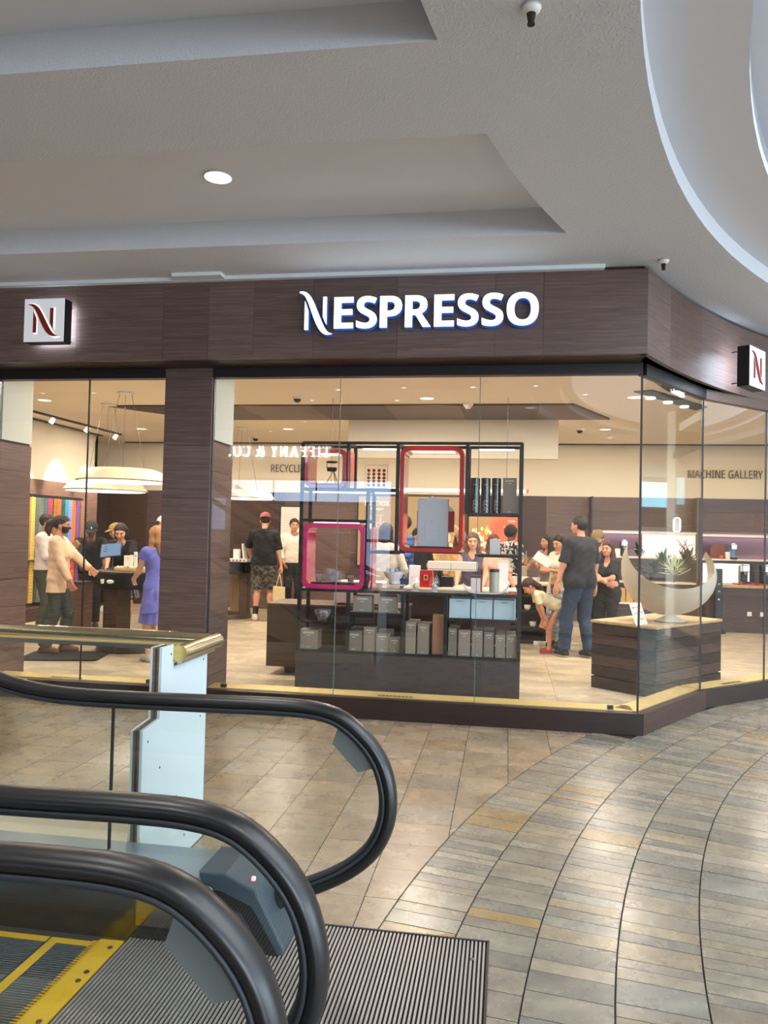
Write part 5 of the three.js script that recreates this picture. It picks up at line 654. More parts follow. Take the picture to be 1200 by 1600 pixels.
  const leafG = (l, w, bend) => { const s = new THREE.Shape(); s.moveTo(0, 0); s.quadraticCurveTo(w, l * 0.45, 0, l); s.quadraticCurveTo(-w, l * 0.45, 0, 0); const g = new THREE.ShapeGeometry(s, 6); const p = g.attributes.position; for (let i = 0; i < p.count; i++) p.setZ(i, bend * p.getY(i) * p.getY(i)); g.computeVertexNormals(); return g; };
  const plant = (lab, x, y, z, n, l, w, m, up) => { const k = thing('plant', lab, 'plant', [x, y, z], 0, 'plants in the swirl'); mesh('stem', tube([[0, -0.08, 0], [0.01, 0, 0], [0, 0.08, 0.01]], 0.008, 6, 6), M.bark, k); for (let i = 0; i < n; i++) { const a = i * 2.4, t = 0.35 + up * (i % 5) / 5; mesh('leaf', leafG(l * rr(0.7, 1.1), w, 1.6).rotateX(-t * 1.1).rotateY(a).translate(0, rr(-0.02, 0.06), 0), m, k); } };
  plant('spidery pale green plant in the middle of the swirl', 1.66, 1.16, -8.02, 46, 0.2, 0.014, M.leafPale, 1.6); plant('dark leafy plant at the upper right of the swirl', 1.82, 1.27, -8.15, 40, 0.13, 0.04, M.leafDark, 1.6); plant('green leafy sprig rising behind the pale plant', 1.6, 1.25, -8.2, 30, 0.15, 0.035, M.leaf, 1.2); plant('dark foliage at the left tip of the swirl', 1.34, 1.33, -8.12, 30, 0.1, 0.035, M.leafDark, 1.6);
  const tw = thing('twig_bunch', 'thin bare twigs rising from the swirl', 'twigs', [1.78, 1.32, -8.2]); for (let i = 0; i < 7; i++) mesh('twig', tube([[0, 0, 0], [rr(-0.05, 0.05), 0.08, rr(-0.03, 0.03)], [rr(-0.12, 0.12), rr(0.14, 0.2), rr(-0.05, 0.05)]], 0.003, 8, 5), M.bark, tw);
  const rk = thing('stack_of_stones', 'blue grey stacked papers lying inside the swirl', 'stack', [1.72, 0.80, -8.1]); for (let i = 0; i < 5; i++) mesh('sheet', box(0.18 - i * 0.012, 0.022, 0.14, rr(-0.01, 0.01), 0.06 + i * 0.026, 0, 0.008), std(['#8fa9b3', '#7d97a2', '#9fb4ba'][i % 3], 0.6), rk);
  const sp = thing('dark_stones', 'dark pods scattered along the left of the swirl', 'pods', [1.38, 1.2, -8.1]); for (let i = 0; i < 9; i++) mesh('pod', T(new THREE.IcosahedronGeometry(rr(0.022, 0.035), 1), rr(-0.05, 0.12), 0.08 - i * 0.022, rr(-0.04, 0.05)), M.leafDark, sp);
}
// =================== PEOPLE ===================
// distance field -> mesh (surface nets)
function surfNet(sdf, lo, hi, cell) {
  const n = [0, 1, 2].map((k) => Math.max(3, Math.ceil((hi[k] - lo[k]) / cell) + 1)), [nx, ny, nz] = n, val = new Float32Array(nx * ny * nz), id = new Int32Array(nx * ny * nz).fill(-1), pos = [], idx = [];
  let q = 0; for (let z = 0; z < nz; z++) for (let y = 0; y < ny; y++) for (let x = 0; x < nx; x++) val[q++] = sdf(lo[0] + x * cell, lo[1] + y * cell, lo[2] + z * cell);
  const at = (x, y, z) => x + nx * (y + ny * z), co = [[0, 0, 0], [1, 0, 0], [0, 1, 0], [1, 1, 0], [0, 0, 1], [1, 0, 1], [0, 1, 1], [1, 1, 1]], ed = [[0, 1], [0, 2], [0, 4], [1, 3], [1, 5], [2, 3], [2, 6], [3, 7], [4, 5], [4, 6], [5, 7], [6, 7]], off = co.map((c) => at(...c));
  for (let z = 0; z < nz - 1; z++) for (let y = 0; y < ny - 1; y++) for (let x = 0; x < nx - 1; x++) {
    const b = at(x, y, z); let m = 0; for (let k = 0; k < 8; k++) if (val[b + off[k]] < 0) m |= 1 << k; if (m === 0 || m === 255) continue;
    let sx = 0, sy = 0, sz = 0, c = 0; for (const [e, f] of ed) { const u = val[b + off[e]], v = val[b + off[f]]; if ((u < 0) === (v < 0)) continue; const t = u / (u - v), E = co[e], F = co[f]; sx += E[0] + t * (F[0] - E[0]); sy += E[1] + t * (F[1] - E[1]); sz += E[2] + t * (F[2] - E[2]); c++; }
    id[b] = pos.length / 3; pos.push(lo[0] + (x + sx / c) * cell, lo[1] + (y + sy / c) * cell, lo[2] + (z + sz / c) * cell);
  }
  const dX = 1, dY = nx, dZ = nx * ny, quad = (a, b, c, d, flip) => flip ? idx.push(a, b, c, a, c, d) : idx.push(a, c, b, a, d, c);
  for (let z = 1; z < nz - 1; z++) for (let y = 1; y < ny - 1; y++) for (let x = 1; x < nx - 1; x++) {
    const b = at(x, y, z), s = val[b] < 0; if (s !== val[b + dX] < 0) quad(id[b - dY - dZ], id[b - dZ], id[b], id[b - dY], s); if (s !== val[b + dY] < 0) quad(id[b - dX - dZ], id[b - dX], id[b], id[b - dZ], s); if (s !== val[b + dZ] < 0) quad(id[b - dX - dY], id[b - dY], id[b], id[b - dX], s);
  }
  const g = new THREE.BufferGeometry(); g.setAttribute('position', new THREE.Float32BufferAttribute(pos, 3)); g.setIndex(idx); g.computeVertexNormals(); return g;
}
const smin = (a, b, k) => { const h = Math.max(k - Math.abs(a - b), 0) / k; return Math.min(a, b) - h * h * k * 0.25; };
function cap(x, y, z, c) { const { a, d, l2, ra, rb } = c; const px = x - a[0], py = y - a[1], pz = z - a[2]; let t = l2 ? (px * d[0] + py * d[1] + pz * d[2]) / l2 : 0; const tr = t; t = t < 0 ? 0 : t > 1 ? 1 : t; const ex = px - d[0] * t, ey = py - d[1] * t, ez = pz - d[2] * t; let r = Math.sqrt(ex * ex + ey * ey + ez * ez) - (ra + (rb - ra) * t); if (c.cut && tr > 1) r = Math.max(r, (tr - 1) * Math.sqrt(l2)); return r; }
const C = (a, b, ra, rb, cut) => { const d = [b[0] - a[0], b[1] - a[1], b[2] - a[2]]; return { a, d, l2: d[0] * d[0] + d[1] * d[1] + d[2] * d[2], ra, rb, cut }; };
const field = (list, k) => (x, y, z) => { let r = 1e3; for (const c of list) { const e = cap(x, y, z, c); r = r > 900 ? e : smin(r, e, k); } return r; };
function bounds(list, m = 0.03) { const lo = [9, 9, 9], hi = [-9, -9, -9]; for (const c of list) for (const [p, r] of [[c.a, c.ra], [[c.a[0] + c.d[0], c.a[1] + c.d[1], c.a[2] + c.d[2]], c.rb]]) for (let k = 0; k < 3; k++) { lo[k] = Math.min(lo[k], p[k] - r - m); hi[k] = Math.max(hi[k], p[k] + r + m); } return [lo, hi]; }
const ell = (x, y, z, cx, cy, cz, rx, ry, rz) => { const a = (x - cx) / rx, b = (y - cy) / ry, c = (z - cz) / rz; return (Math.sqrt(a * a + b * b + c * c) - 1) * Math.min(rx, ry, rz); };
const add3 = (a, b, s = 1) => [a[0] + b[0] * s, a[1] + b[1] * s, a[2] + b[2] * s], sub3 = (a, b) => [a[0] - b[0], a[1] - b[1], a[2] - b[2]], len3 = (a) => Math.hypot(...a), nrm3 = (a) => { const l = len3(a) || 1; return [a[0] / l, a[1] / l, a[2] / l]; }, dot3 = (a, b) => a[0] * b[0] + a[1] * b[1] + a[2] * b[2], lerp3 = (a, b, t) => [a[0] + (b[0] - a[0]) * t, a[1] + (b[1] - a[1]) * t, a[2] + (b[2] - a[2]) * t], cross3 = (a, b) => [a[1] * b[2] - a[2] * b[1], a[2] * b[0] - a[0] * b[2], a[0] * b[1] - a[1] * b[0]];
function joint(S, W, a, b, pole) { let d = sub3(W, S), L = len3(d); const mx = (a + b) * 0.998; if (L > mx) { W = add3(S, d, mx / L); d = sub3(W, S); L = mx; } const u = nrm3(d), x = (a * a - b * b + L * L) / (2 * L), h = Math.sqrt(Math.max(0, a * a - x * x)); let p = sub3(pole, [u[0] * dot3(pole, u), u[1] * dot3(pole, u), u[2] * dot3(pole, u)]); p = nrm3(p); return [add3(add3(S, u, x), p, h), W]; }
function paint(g, fn) { const p = g.attributes.position, c = new Float32Array(p.count * 3); for (let i = 0; i < p.count; i++) { const k = fn(p.getX(i), p.getY(i), p.getZ(i)); c[3 * i] = k.r; c[3 * i + 1] = k.g; c[3 * i + 2] = k.b; } g.setAttribute('color', new THREE.BufferAttribute(c, 3)); return g; }
const CC = (h) => new THREE.Color(h);
// head in its own axes: centre of the skull at the origin, face towards +z
function headSdf(x, y, z) {
  let d = ell(x, y, z, 0, 0.028, -0.012, 0.075, 0.09, 0.095); d = smin(d, ell(x, y, z, 0, -0.025, 0.022, 0.060, 0.082, 0.068), 0.03); d = smin(d, ell(x, y, z, 0, -0.075, 0.042, 0.04, 0.036, 0.04), 0.03);
  const ax = Math.abs(x); d = smin(d, ell(ax, y, z, 0.040, -0.03, 0.055, 0.026, 0.024, 0.026), 0.02); d = smin(d, ell(x, y, z, 0, 0.024, 0.074, 0.052, 0.012, 0.016), 0.018);
  d = smin(d, cap(x, y, z, NOSE), 0.012); d = smin(d, ell(ax, y, z, 0.077, -0.008, -0.008, 0.011, 0.03, 0.018), 0.008); d = smin(d, ell(x, y, z, 0, -0.056, 0.082, 0.024, 0.01, 0.01), 0.01);
  const e = ell(ax, y, z, 0.031, 0.004, 0.102, 0.018, 0.011, 0.018); d = Math.max(d, -e + 0.0); d = smin(d, ell(ax, y, z, 0.031, 0.003, 0.078, 0.013, 0.0095, 0.012), 0.004); return d;
}
const NOSE = C([0, 0.008, 0.086], [0, -0.03, 0.107], 0.008, 0.0125);
let headBase = null;
function handCaps(side, curl) {   // wrist at origin, fingers along +y, palm towards +z
  const L = []; for (let i = 0; i < 4; i++) { const x = -0.03 + i * 0.02; L.push(C([x * 0.7, 0.0, 0], [x, 0.085, 0], 0.016, 0.0125)); }
  const len = side > 0 ? [0.062, 0.074, 0.08, 0.072] : [0.072, 0.08, 0.074, 0.062];
  for (let i = 0; i < 4; i++) { let p = [-0.033 + i * 0.022, 0.087, 0], t = curl * 0.5; for (const f of [0.45, 0.32, 0.23]) { const q = [p[0], p[1] + len[i] * f * Math.cos(t), p[2] + len[i] * f * Math.sin(t)]; L.push(C(p, q, 0.0092, 0.0084)); p = q; t += curl; } }
  const s = side; let p = [s * 0.03, 0.025, 0.004], q = [s * 0.056, 0.055, 0.018]; L.push(C(p, q, 0.0135, 0.0105)); L.push(C(q, [s * (0.066 - 0.02 * curl), 0.088, 0.028 + 0.01 * curl], 0.0105, 0.009)); return L;
}
const handCache = {};
const skinMat = new THREE.MeshStandardMaterial({ color: 0xffffff, roughness: 0.55, vertexColors: true });
function person(o) {
  const P = thing('person', o.label, 'person', [o.x, o.y || 0, o.z], o.ry); const k = o.h / 1.75; P.scale.setScalar(k);
  const f = o.f ? 1 : 0, sw = f ? 0.158 : 0.182, hw = f ? 0.088 : 0.082, hs = o.head || 1, lean = o.lean || 0, drop = o.drop || 0, bulk = o.bulk || 0, hipZ = o.hipZ || 0;
  const hip = [0, 0.93 - drop, hipZ], up = (p) => { const y = p[1] - 0.93, z = p[2]; return [p[0], hip[1] + y * Math.cos(lean) - z * Math.sin(lean), hip[2] + y * Math.sin(lean) + z * Math.cos(lean)]; };
  const J = {}; const feet = o.feet || [[0.1, 0.02], [-0.1, -0.02]];
  [1, -1].forEach((s, i) => {
    J['S' + i] = up([s * sw, 1.425, -0.01]); const w = (o.hands || [])[i] || [s * 0.27, 0.82 - drop, 0.06]; [J['E' + i], J['W' + i]] = joint(J['S' + i], w, 0.285, 0.25, (o.poles || [])[i] || [s * 0.5, -0.6, -0.7]);
    J['H' + i] = add3(hip, [s * hw, -0.02, 0]); const a = [feet[i][0], 0.085, feet[i][1]]; [J['K' + i], J['A' + i]] = joint(J['H' + i], a, 0.42, 0.42, [s * 0.1, 0, 1]);
  });
  const neck0 = up([0, 1.46, -0.015]), hc = add3(up([0, 1.55, 0.005]), [0, 0.085 * hs, 0.02]), HM = new THREE.Matrix4().compose(V(...hc), new THREE.Quaternion().setFromEuler(new THREE.Euler(o.pitch || 0, o.yaw || 0, o.roll || 0, 'YXZ')), V(hs, hs, hs)), chin = V(0, -0.06, -0.02).applyMatrix4(HM);
  const torso = (e) => [C(up([0.055, 1.33, 0]), up([0.045, 1.10, 0.005]), 0.098 + e + bulk, 0.086 + e + bulk * 1.3), C(up([-0.055, 1.33, 0]), up([-0.045, 1.10, 0.005]), 0.098 + e + bulk, 0.086 + e + bulk * 1.3), C(up([0.03, 1.435, -0.018]), up([sw - 0.012, 1.405, -0.012]), 0.058 + e * 0.7, 0.052 + e), C(up([-0.03, 1.435, -0.018]), up([-sw + 0.012, 1.405, -0.012]), 0.058 + e * 0.7, 0.052 + e), C(up([0.045, 1.10, 0.005]), up([hw, 0.96, 0]), 0.086 + e + bulk * 1.3, 0.092 + e + bulk), C(up([-0.045, 1.10, 0.005]), up([-hw, 0.96, 0]), 0.086 + e + bulk * 1.3, 0.092 + e + bulk), ...(f ? [C(up([0.065, 1.27, 0.075]), up([0.065, 1.265, 0.076]), 0.058 + e, 0.058 + e), C(up([-0.065, 1.27, 0.075]), up([-0.065, 1.265, 0.076]), 0.058 + e, 0.058 + e)] : [])];
  const arm = (i, t, e, flare = 0) => { const S = J['S' + i], E = J['E' + i], W = J['W' + i]; if (t <= 1) return [C(S, lerp3(S, E, t), 0.052 + e, 0.052 + (0.04 - 0.052) * t + e + flare, true)]; return [C(S, E, 0.052 + e, 0.041 + e), C(E, lerp3(E, W, t - 1), 0.041 + e, 0.041 - 0.013 * (t - 1) + e + flare, true)]; };
  const leg = (i, t, e, flare = 0) => { const H = J['H' + i], K = J['K' + i], A = J['A' + i]; if (t <= 1) return [C(H, lerp3(H, K, t), 0.088 + e, 0.088 + (0.056 - 0.088) * t + e + flare, true)]; const ca = lerp3(K, A, 0.3); ca[2] -= 0.012; return [C(H, K, 0.088 + e, 0.056 + e), C(K, ca, 0.054 + e, 0.055 + e), C(ca, lerp3(K, A, t - 1), 0.055 + e, 0.036 + e + flare, true)]; };
  // skin
  const skin = [...torso(-0.012), C(neck0, [chin.x, chin.y, chin.z], 0.053, 0.047)]; [0, 1].forEach((i) => skin.push(...arm(i, 2, -0.003), ...leg(i, 2, -0.004), C(J['A' + i], add3(J['A' + i], [0, -0.05, 0.10]), 0.034, 0.028)));
  const [lo, hi] = bounds(skin); lo[1] = Math.max(lo[1], -0.01); const sk = CC(o.skin || '#d8a98c'), dk = sk.clone().multiplyScalar(0.62), lip = CC('#9c4a44').lerp(sk, 0.35), eye = CC('#2a1d18'), brow = CC(o.hair || '#2a1c16'), stub = o.beard ? CC(o.beard) : null;
  let body = paint(surfNet(field(skin, 0.035), lo, hi, 0.017), () => sk);
  if (!headBase) headBase = surfNet(headSdf, [-0.1, -0.13, -0.125], [0.1, 0.135, 0.135], 0.0055);
  const hg = paint(headBase.clone(), (x, y, z) => { const ax = Math.abs(x); if (o.mask && z > 0.02 && y < -0.012 && y > -0.1) return CC(o.mask); if (z > 0.06) { if (((ax - 0.031) / 0.013) ** 2 + ((y - 0.003) / 0.0065) ** 2 < 1) return eye; if (Math.abs(ax - 0.032) < 0.019 && Math.abs(y - 0.0245) < 0.0045) return brow; if (ax < 0.023 && Math.abs(y + 0.056) < 0.0075) return lip; } if (stub && y < -0.028 && z > -0.01 && !(ax < 0.03 && y > -0.045 && z > 0.08)) return stub; return sk; });
  hg.applyMatrix4(HM); const parts = [body, hg];
  [1, -1].forEach((s, i) => {
    const curl = (o.curl || [0.35, 0.35])[i], key = s + '_' + curl; if (!handCache[key]) { const L = handCaps(s, curl), [a, b] = bounds(L, 0.012); handCache[key] = surfNet(field(L, 0.006), a, b, 0.0055); }
    const dir = nrm3((o.fdir || [])[i] || sub3(J['W' + i], J['E' + i])), pn0 = (o.palm || [])[i] || [-s, 0, 0.2]; let pn = sub3(pn0, dir.map((v) => v * dot3(pn0, dir))); if (len3(pn) < 0.1) pn = cross3(dir, [1, 0, 0.3]); pn = nrm3(pn); const xx = cross3(dir, pn); const flip = 1;
    const m = new THREE.Matrix4().makeBasis(V(...xx), V(...dir), V(...pn)).setPosition(...add3(J['W' + i], dir, -0.005)); parts.push(paint(handCache[key].clone().applyMatrix4(m), () => sk));
  });
  for (const g of parts) g.deleteAttribute('uv'); mesh('body', mergeGeometries(parts), skinMat, P);
  const cloth = (name, list, kk, cell, c, mod, rough = 0.85) => { const [a, b] = bounds(list, 0.035); let fn = field(list, kk); if (mod) { const f0 = fn; fn = (x, y, z) => mod(f0(x, y, z), x, y, z); } const g = surfNet(fn, a, b, cell); const m = typeof c === 'function' ? (paint(g, c), new THREE.MeshStandardMaterial({ color: 0xffffff, roughness: rough, vertexColors: true })) : std(c, rough); return mesh(name, g, m, P); };
  // inverse of up(): height along the torso
  const ht = (x, y, z) => { const a = y - hip[1], b = z - hip[2]; return 0.93 + a * Math.cos(lean) + b * Math.sin(lean); };
  const wr = (x, y, z) => 0.004 * Math.sin(x * 38 + y * 21) * Math.sin(y * 47 + z * 30);
  // top
  const t = o.top; if (t) { const hem = t.hem ?? 0.90, l = [...torso(t.e ?? 0.014)], la = []; if (hem < 0.93) l.push(C(up([hw * 0.9, 0.97, 0]), up([hw * (t.flare ? 1.2 : 1), hem - 0.02, 0]), 0.105 + bulk, 0.106 + bulk + (t.flare || 0)), C(up([-hw * 0.9, 0.97, 0]), up([-hw * (t.flare ? 1.2 : 1), hem - 0.02, 0]), 0.105 + bulk, 0.106 + bulk + (t.flare || 0))); if (t.sleeve) [0, 1].forEach((i) => la.push(...arm(i, t.sleeve, 0.014, t.sleeve <= 1 ? 0.014 : 0.004))); const nkc = C(up([0, 1.475, 0.012]), up([0, 1.6, 0.04]), 0.066, 0.08), vnc = C(up([0, 1.36, 0.12]), up([0, 1.46, 0.07]), 0.03, 0.07), fb = field(l, 0.03), fa = la.length ? field(la, 0.012) : () => 1;
    cloth('top', [...l, ...la], 0.03, 0.0125, t.c, (d0, x, y, z) => { const h = ht(x, y, z); const r = Math.max(fb(x, y, z) + wr(x, y, z), hem - h), q = smin(r, fa(x, y, z) + wr(x, y, z), 0.016); return Math.max(q, -cap(x, y, z, nkc), t.vneck ? -cap(x, y, z, vnc) : -1); }); }
  const bt = o.bottom; if (bt) {
    if (bt.skirt) { const l = [C(up([0, 1.02, 0]), [0, hip[1] - 0.05, hip[2]], 0.13, 0.165), C([0, hip[1] - 0.05, hip[2]], [0, bt.skirt, hip[2]], 0.165, 0.19 + (bt.flare || 0), true), C([0.05, hip[1] - 0.05, hip[2]], [0.07, bt.skirt, hip[2]], 0.14, 0.17, true), C([-0.05, hip[1] - 0.05, hip[2]], [-0.07, bt.skirt, hip[2]], 0.14, 0.17, true)]; cloth('skirt', l, 0.03, 0.015, bt.c, (d, x, y, z) => d + 0.006 * Math.sin(Math.atan2(x, z) * 14)); }
    else { const e = bt.e ?? 0.016, l = [C(up([hw, 0.98, 0]), J.H0, 0.098 + e + bulk, 0.092 + e), C(up([-hw, 0.98, 0]), J.H1, 0.098 + e + bulk, 0.092 + e)]; [0, 1].forEach((i) => l.push(...leg(i, bt.len ?? 1.93, e, bt.flare || 0.008))); cloth('trousers', l, 0.025, 0.014, bt.c, (d, x, y, z) => Math.max(d + wr(x, y, z), ht(x, y, z) - Math.min(1.04, (t && t.hem !== undefined ? t.hem : 0.9) + 0.045))); }
  }
  // shoes
  const sh = o.shoes || {}; [1, -1].forEach((s, i) => { const A = J['A' + i], tw = (sh.turn || 0) * s, fx = Math.sin(tw), fz = Math.cos(tw); const l = [C([A[0], 0.045, A[2] - 0.03], [A[0] + fx * 0.14, 0.035, A[2] + fz * 0.14], 0.046, 0.042), C([A[0], 0.05, A[2] - 0.02], [A[0], sh.sock ? 0.1 : 0.085, A[2]], 0.044, 0.046, true), C([A[0] + fx * 0.02, 0.06, A[2] + fz * 0.05], [A[0] + fx * 0.12, 0.035, A[2] + fz * 0.13], 0.044, 0.038)]; const [a, b] = bounds(l, 0.02); a[1] = -0.02; const g = surfNet((x, y, z) => Math.max(field(l, 0.02)(x, y, z), -y + 0.003), a, b, 0.009); const so = CC(sh.sole || '#d9d4cc'), uc = CC(sh.c || '#2a2a2c'); paint(g, (x, y) => y < 0.022 ? so : uc); mesh('shoe', g, new THREE.MeshStandardMaterial({ color: 0xffffff, roughness: 0.6, vertexColors: true }), P); if (sh.sock) { const K = J['K' + i], q = lerp3(A, K, 0.36), gs = [C(A, q, 0.043, 0.05, true)], [c, d] = bounds(gs, 0.02); mesh('sock', surfNet(field(gs, 0.01), c, d, 0.011), std(sh.sock, 0.9), P); } });
  // hair
  const put = (name, fn, a, b, cell, c, rough = 0.6) => { const g = surfNet(fn, a, b, cell); g.applyMatrix4(HM); return mesh(name, g, std(c, rough), P); };
  const hr = o.hairStyle || 'short', hc0 = o.hair || '#241812', strand = (x, y, z) => 0.0025 * Math.sin(Math.atan2(x, z + 0.02) * 34 + y * 20) + 0.002 * Math.sin(x * 160 + y * 60);
  const cut = (x, y, z) => (y - 0.052) * -0.72 + (z - 0.066) * 0.69, chain = (pts) => pts.slice(0, -1).map((p, i) => C(p.slice(0, 3), pts[i + 1].slice(0, 3), p[3], pts[i + 1][3]));
  const extra = { short: [], buzz: [], curly: [], pony: chain([[0, 0.02, -0.10, 0.035], [0, 0.0, -0.15, 0.045], [-0.01, -0.08, -0.16, 0.038], [-0.01, -0.15, -0.14, 0.018]]), bun: chain([[0, -0.02, -0.1, 0.04], [0, -0.05, -0.15, 0.05], [0, -0.08, -0.15, 0.04]]), long: [...chain([[0.055, 0.02, -0.03, 0.045], [0.07, -0.09, -0.03, 0.04], [0.085, -0.2, -0.02, 0.042], [0.08, -0.27, -0.01, 0.025]]), ...chain([[-0.055, 0.02, -0.03, 0.045], [-0.07, -0.09, -0.03, 0.04], [-0.085, -0.2, -0.02, 0.042], [-0.08, -0.27, -0.01, 0.025]]), ...chain([[0, 0.0, -0.07, 0.06], [0, -0.12, -0.085, 0.055], [0, -0.26, -0.09, 0.04]])], bob: [...chain([[0.05, 0.02, -0.03, 0.05], [0.065, -0.1, -0.025, 0.038]]), ...chain([[-0.05, 0.02, -0.03, 0.05], [-0.065, -0.1, -0.025, 0.038]]), ...chain([[0, 0.0, -0.06, 0.06], [0, -0.11, -0.06, 0.05]])], braid: chain([[0, 0, -0.09, 0.04], [0.02, -0.1, -0.12, 0.03], [0.03, -0.22, -0.11, 0.02]]) }[hr] || [];
  const vol = hr === 'buzz' ? 0.001 : hr === 'curly' ? 0.022 : 0.011, low = { short: -0.055, buzz: -0.05, curly: -0.04 }[hr] ?? -0.075, ef = extra.length ? field(extra, 0.03) : null;
  put('hair', (x, y, z) => { let d = ell(x, y, z, 0, 0.03, -0.014, 0.076 + vol, 0.09 + vol, 0.095 + vol); d = Math.max(d, cut(x, y, z), low - y - Math.max(0, -z) * 0.3); if (z > 0.0 && Math.abs(x) > 0.055) d = Math.max(d, (hr === 'short' || hr === 'buzz' ? 0.0 : -0.03) - y); if (ef) d = smin(d, Math.max(ef(x, y, z), z - 0.045), 0.02); return d + strand(x, y, z) * (hr === 'curly' ? 2.2 : 1); }, [-0.15, -0.34, -0.22], [0.15, 0.16, 0.12], 0.0075, hc0);
  if (o.hat) {
    const h = o.hat, st = h.style || 'cap'; const dome = (x, y, z) => { let d = ell(x, y, z, 0, 0.042, -0.012, 0.094, 0.098, 0.112); return Math.max(d, (st === 'beanie' ? 0.012 : 0.035) - y - z * 0.08, -(ell(x, y, z, 0, 0.03, -0.012, 0.08, 0.09, 0.1))); };
    put('hat', dome, [-0.13, -0.02, -0.16], [0.13, 0.16, 0.14], 0.0075, h.c, 0.85);
    if (st === 'cap') { const back = h.back ? -1 : 1; put('brim', (x, y, z) => { z *= back; const r = ell(x, 0, z, 0, 0, 0.075, 0.082, 1, 0.105); return Math.max(r, Math.abs(y - 0.05 + (z - 0.09) * 0.22 + x * x * 2.5) - 0.0055, 0.07 - z); }, [-0.12, -0.02, -0.2], [0.12, 0.1, 0.2], 0.006, h.brim || h.c, 0.85); if (h.logo) put('hat_badge', (x, y, z) => Math.max(Math.abs(ell(x, y, z, 0, 0.042, -0.012, 0.0945, 0.0985, 0.1125)) - 0.004, Math.abs(x) - (0.1 - y) * 0.5, 0.065 - y, -z * back), [-0.04, 0.05, -0.14], [0.04, 0.11, 0.14], 0.006, h.logo); }
  }
  return P;
}
const patt = (fn, cols) => { const c = cols.map(CC); return (x, y, z) => c[fn(x, y, z)]; };
const noise3 = (x, y, z, s) => vnoise(x * s + 31, y * s + z * s * 0.7 + 17, 997, 991, 5);
const black = '#17171a';
// --- left bay
person({ label: 'woman in peach cardigan and black mask standing at the left table', x: -5.22, z: -8.40, ry: 1.85, h: 1.62, f: 1, skin: '#c98f70', hair: '#2a1712', hairStyle: 'pony', mask: '#161416', hands: [[0.02, 1.02, 0.44], [-0.22, 0.86, 0.22]], curl: [0.6, 0.7], top: { c: '#ecc8a4', sleeve: 1.95, hem: 0.78, flare: 0.012, e: 0.022 }, bottom: { c: '#4d5048', len: 1.97, flare: 0.03 }, shoes: { c: '#8a4a22', sole: '#6b3a1c' }, pitch: 0.12, feet: [[0.08, 0.08], [-0.08, -0.12]] });
const beltMan = person({ label: 'man in white shirt with brown belt behind the woman in peach', x: -6.05, z: -9.4, ry: 1.9, h: 1.65, skin: '#b98567', hair: '#33180f', hairStyle: 'short', hands: [[0.16, 1.32, 0.34], [-0.16, 1.18, 0.3]], curl: [0.8, 0.8], top: { c: '#dccfc6', sleeve: 1.9, hem: 0.97, e: 0.03 }, bottom: { c: '#4a4c46', len: 1.97, flare: 0.02 }, shoes: { c: '#231c1a' }, pitch: 0.18 });
person({ label: 'person in black cap with white mark leaning on left table', x: -6.02, z: -10.5, ry: 0.5, h: 1.62, lean: 0.42, skin: '#7b5340', hair: '#120d0c', hairStyle: 'short', hat: { c: '#2b2c30', logo: '#e8e8ea' }, hands: [[0.2, 1.0, 0.55], [-0.14, 1.0, 0.55]], top: { c: black, sleeve: 1.6, hem: 0.86, e: 0.02 }, bottom: { c: '#1b1c20' }, pitch: 0.5, hipZ: -0.12 });
person({ label: 'man in tan cap behind the dark haired woman at left', x: -5.75, z: -10.95, ry: -0.7, h: 1.56, lean: 0.2, skin: '#e0ae90', hair: '#6b4a33', hat: { c: '#a58a4e' }, top: { c: '#37332f', sleeve: 0.6 }, bottom: { c: '#2d3036' }, pitch: 0.3 });
person({ label: 'dark haired woman in black top and striped skirt leaning over table', x: -5.2, z: -9.9, ry: 0.25, h: 1.62, f: 1, lean: 0.5, skin: '#d99f82', hair: '#2b1a16', hairStyle: 'bob', hands: [[0.2, 0.98, 0.5], [-0.1, 0.98, 0.55]], top: { c: black, sleeve: 0.8, hem: 0.9 }, bottom: { skirt: 0.56, c: patt((x, y, z) => (Math.floor(Math.atan2(x, z) * 9) & 1), ['#26262c', '#8d8f96']) }, pitch: 0.45, hipZ: -0.14, shoes: { c: '#3a2f2b' } });
person({ label: 'blond girl in violet blue top with her back to the pillar', x: -3.87, z: -8.2, ry: -2.2, h: 1.52, f: 1, lean: 0.12, skin: '#e6b495', hair: '#a97a4c', hairStyle: 'long', hands: [[0.14, 1.05, 0.38], [-0.2, 1.0, 0.34]], top: { c: '#6f74c9', sleeve: 0.35, hem: 0.62, flare: 0.04 }, bottom: { skirt: 0.5, c: '#7a80d2' }, shoes: { c: '#d8d0c4' }, pitch: 0.2 });
person({ label: 'man in white cap with dark brim half hidden by pillar', x: -4.62, z: -9.95, ry: -0.9, h: 1.66, skin: '#e2ae93', hair: '#3a281e', hat: { c: '#ece8e2', brim: '#23201f' }, top: { c: '#6d6a62', sleeve: 0.7 }, bottom: { c: '#3a3d42' } });
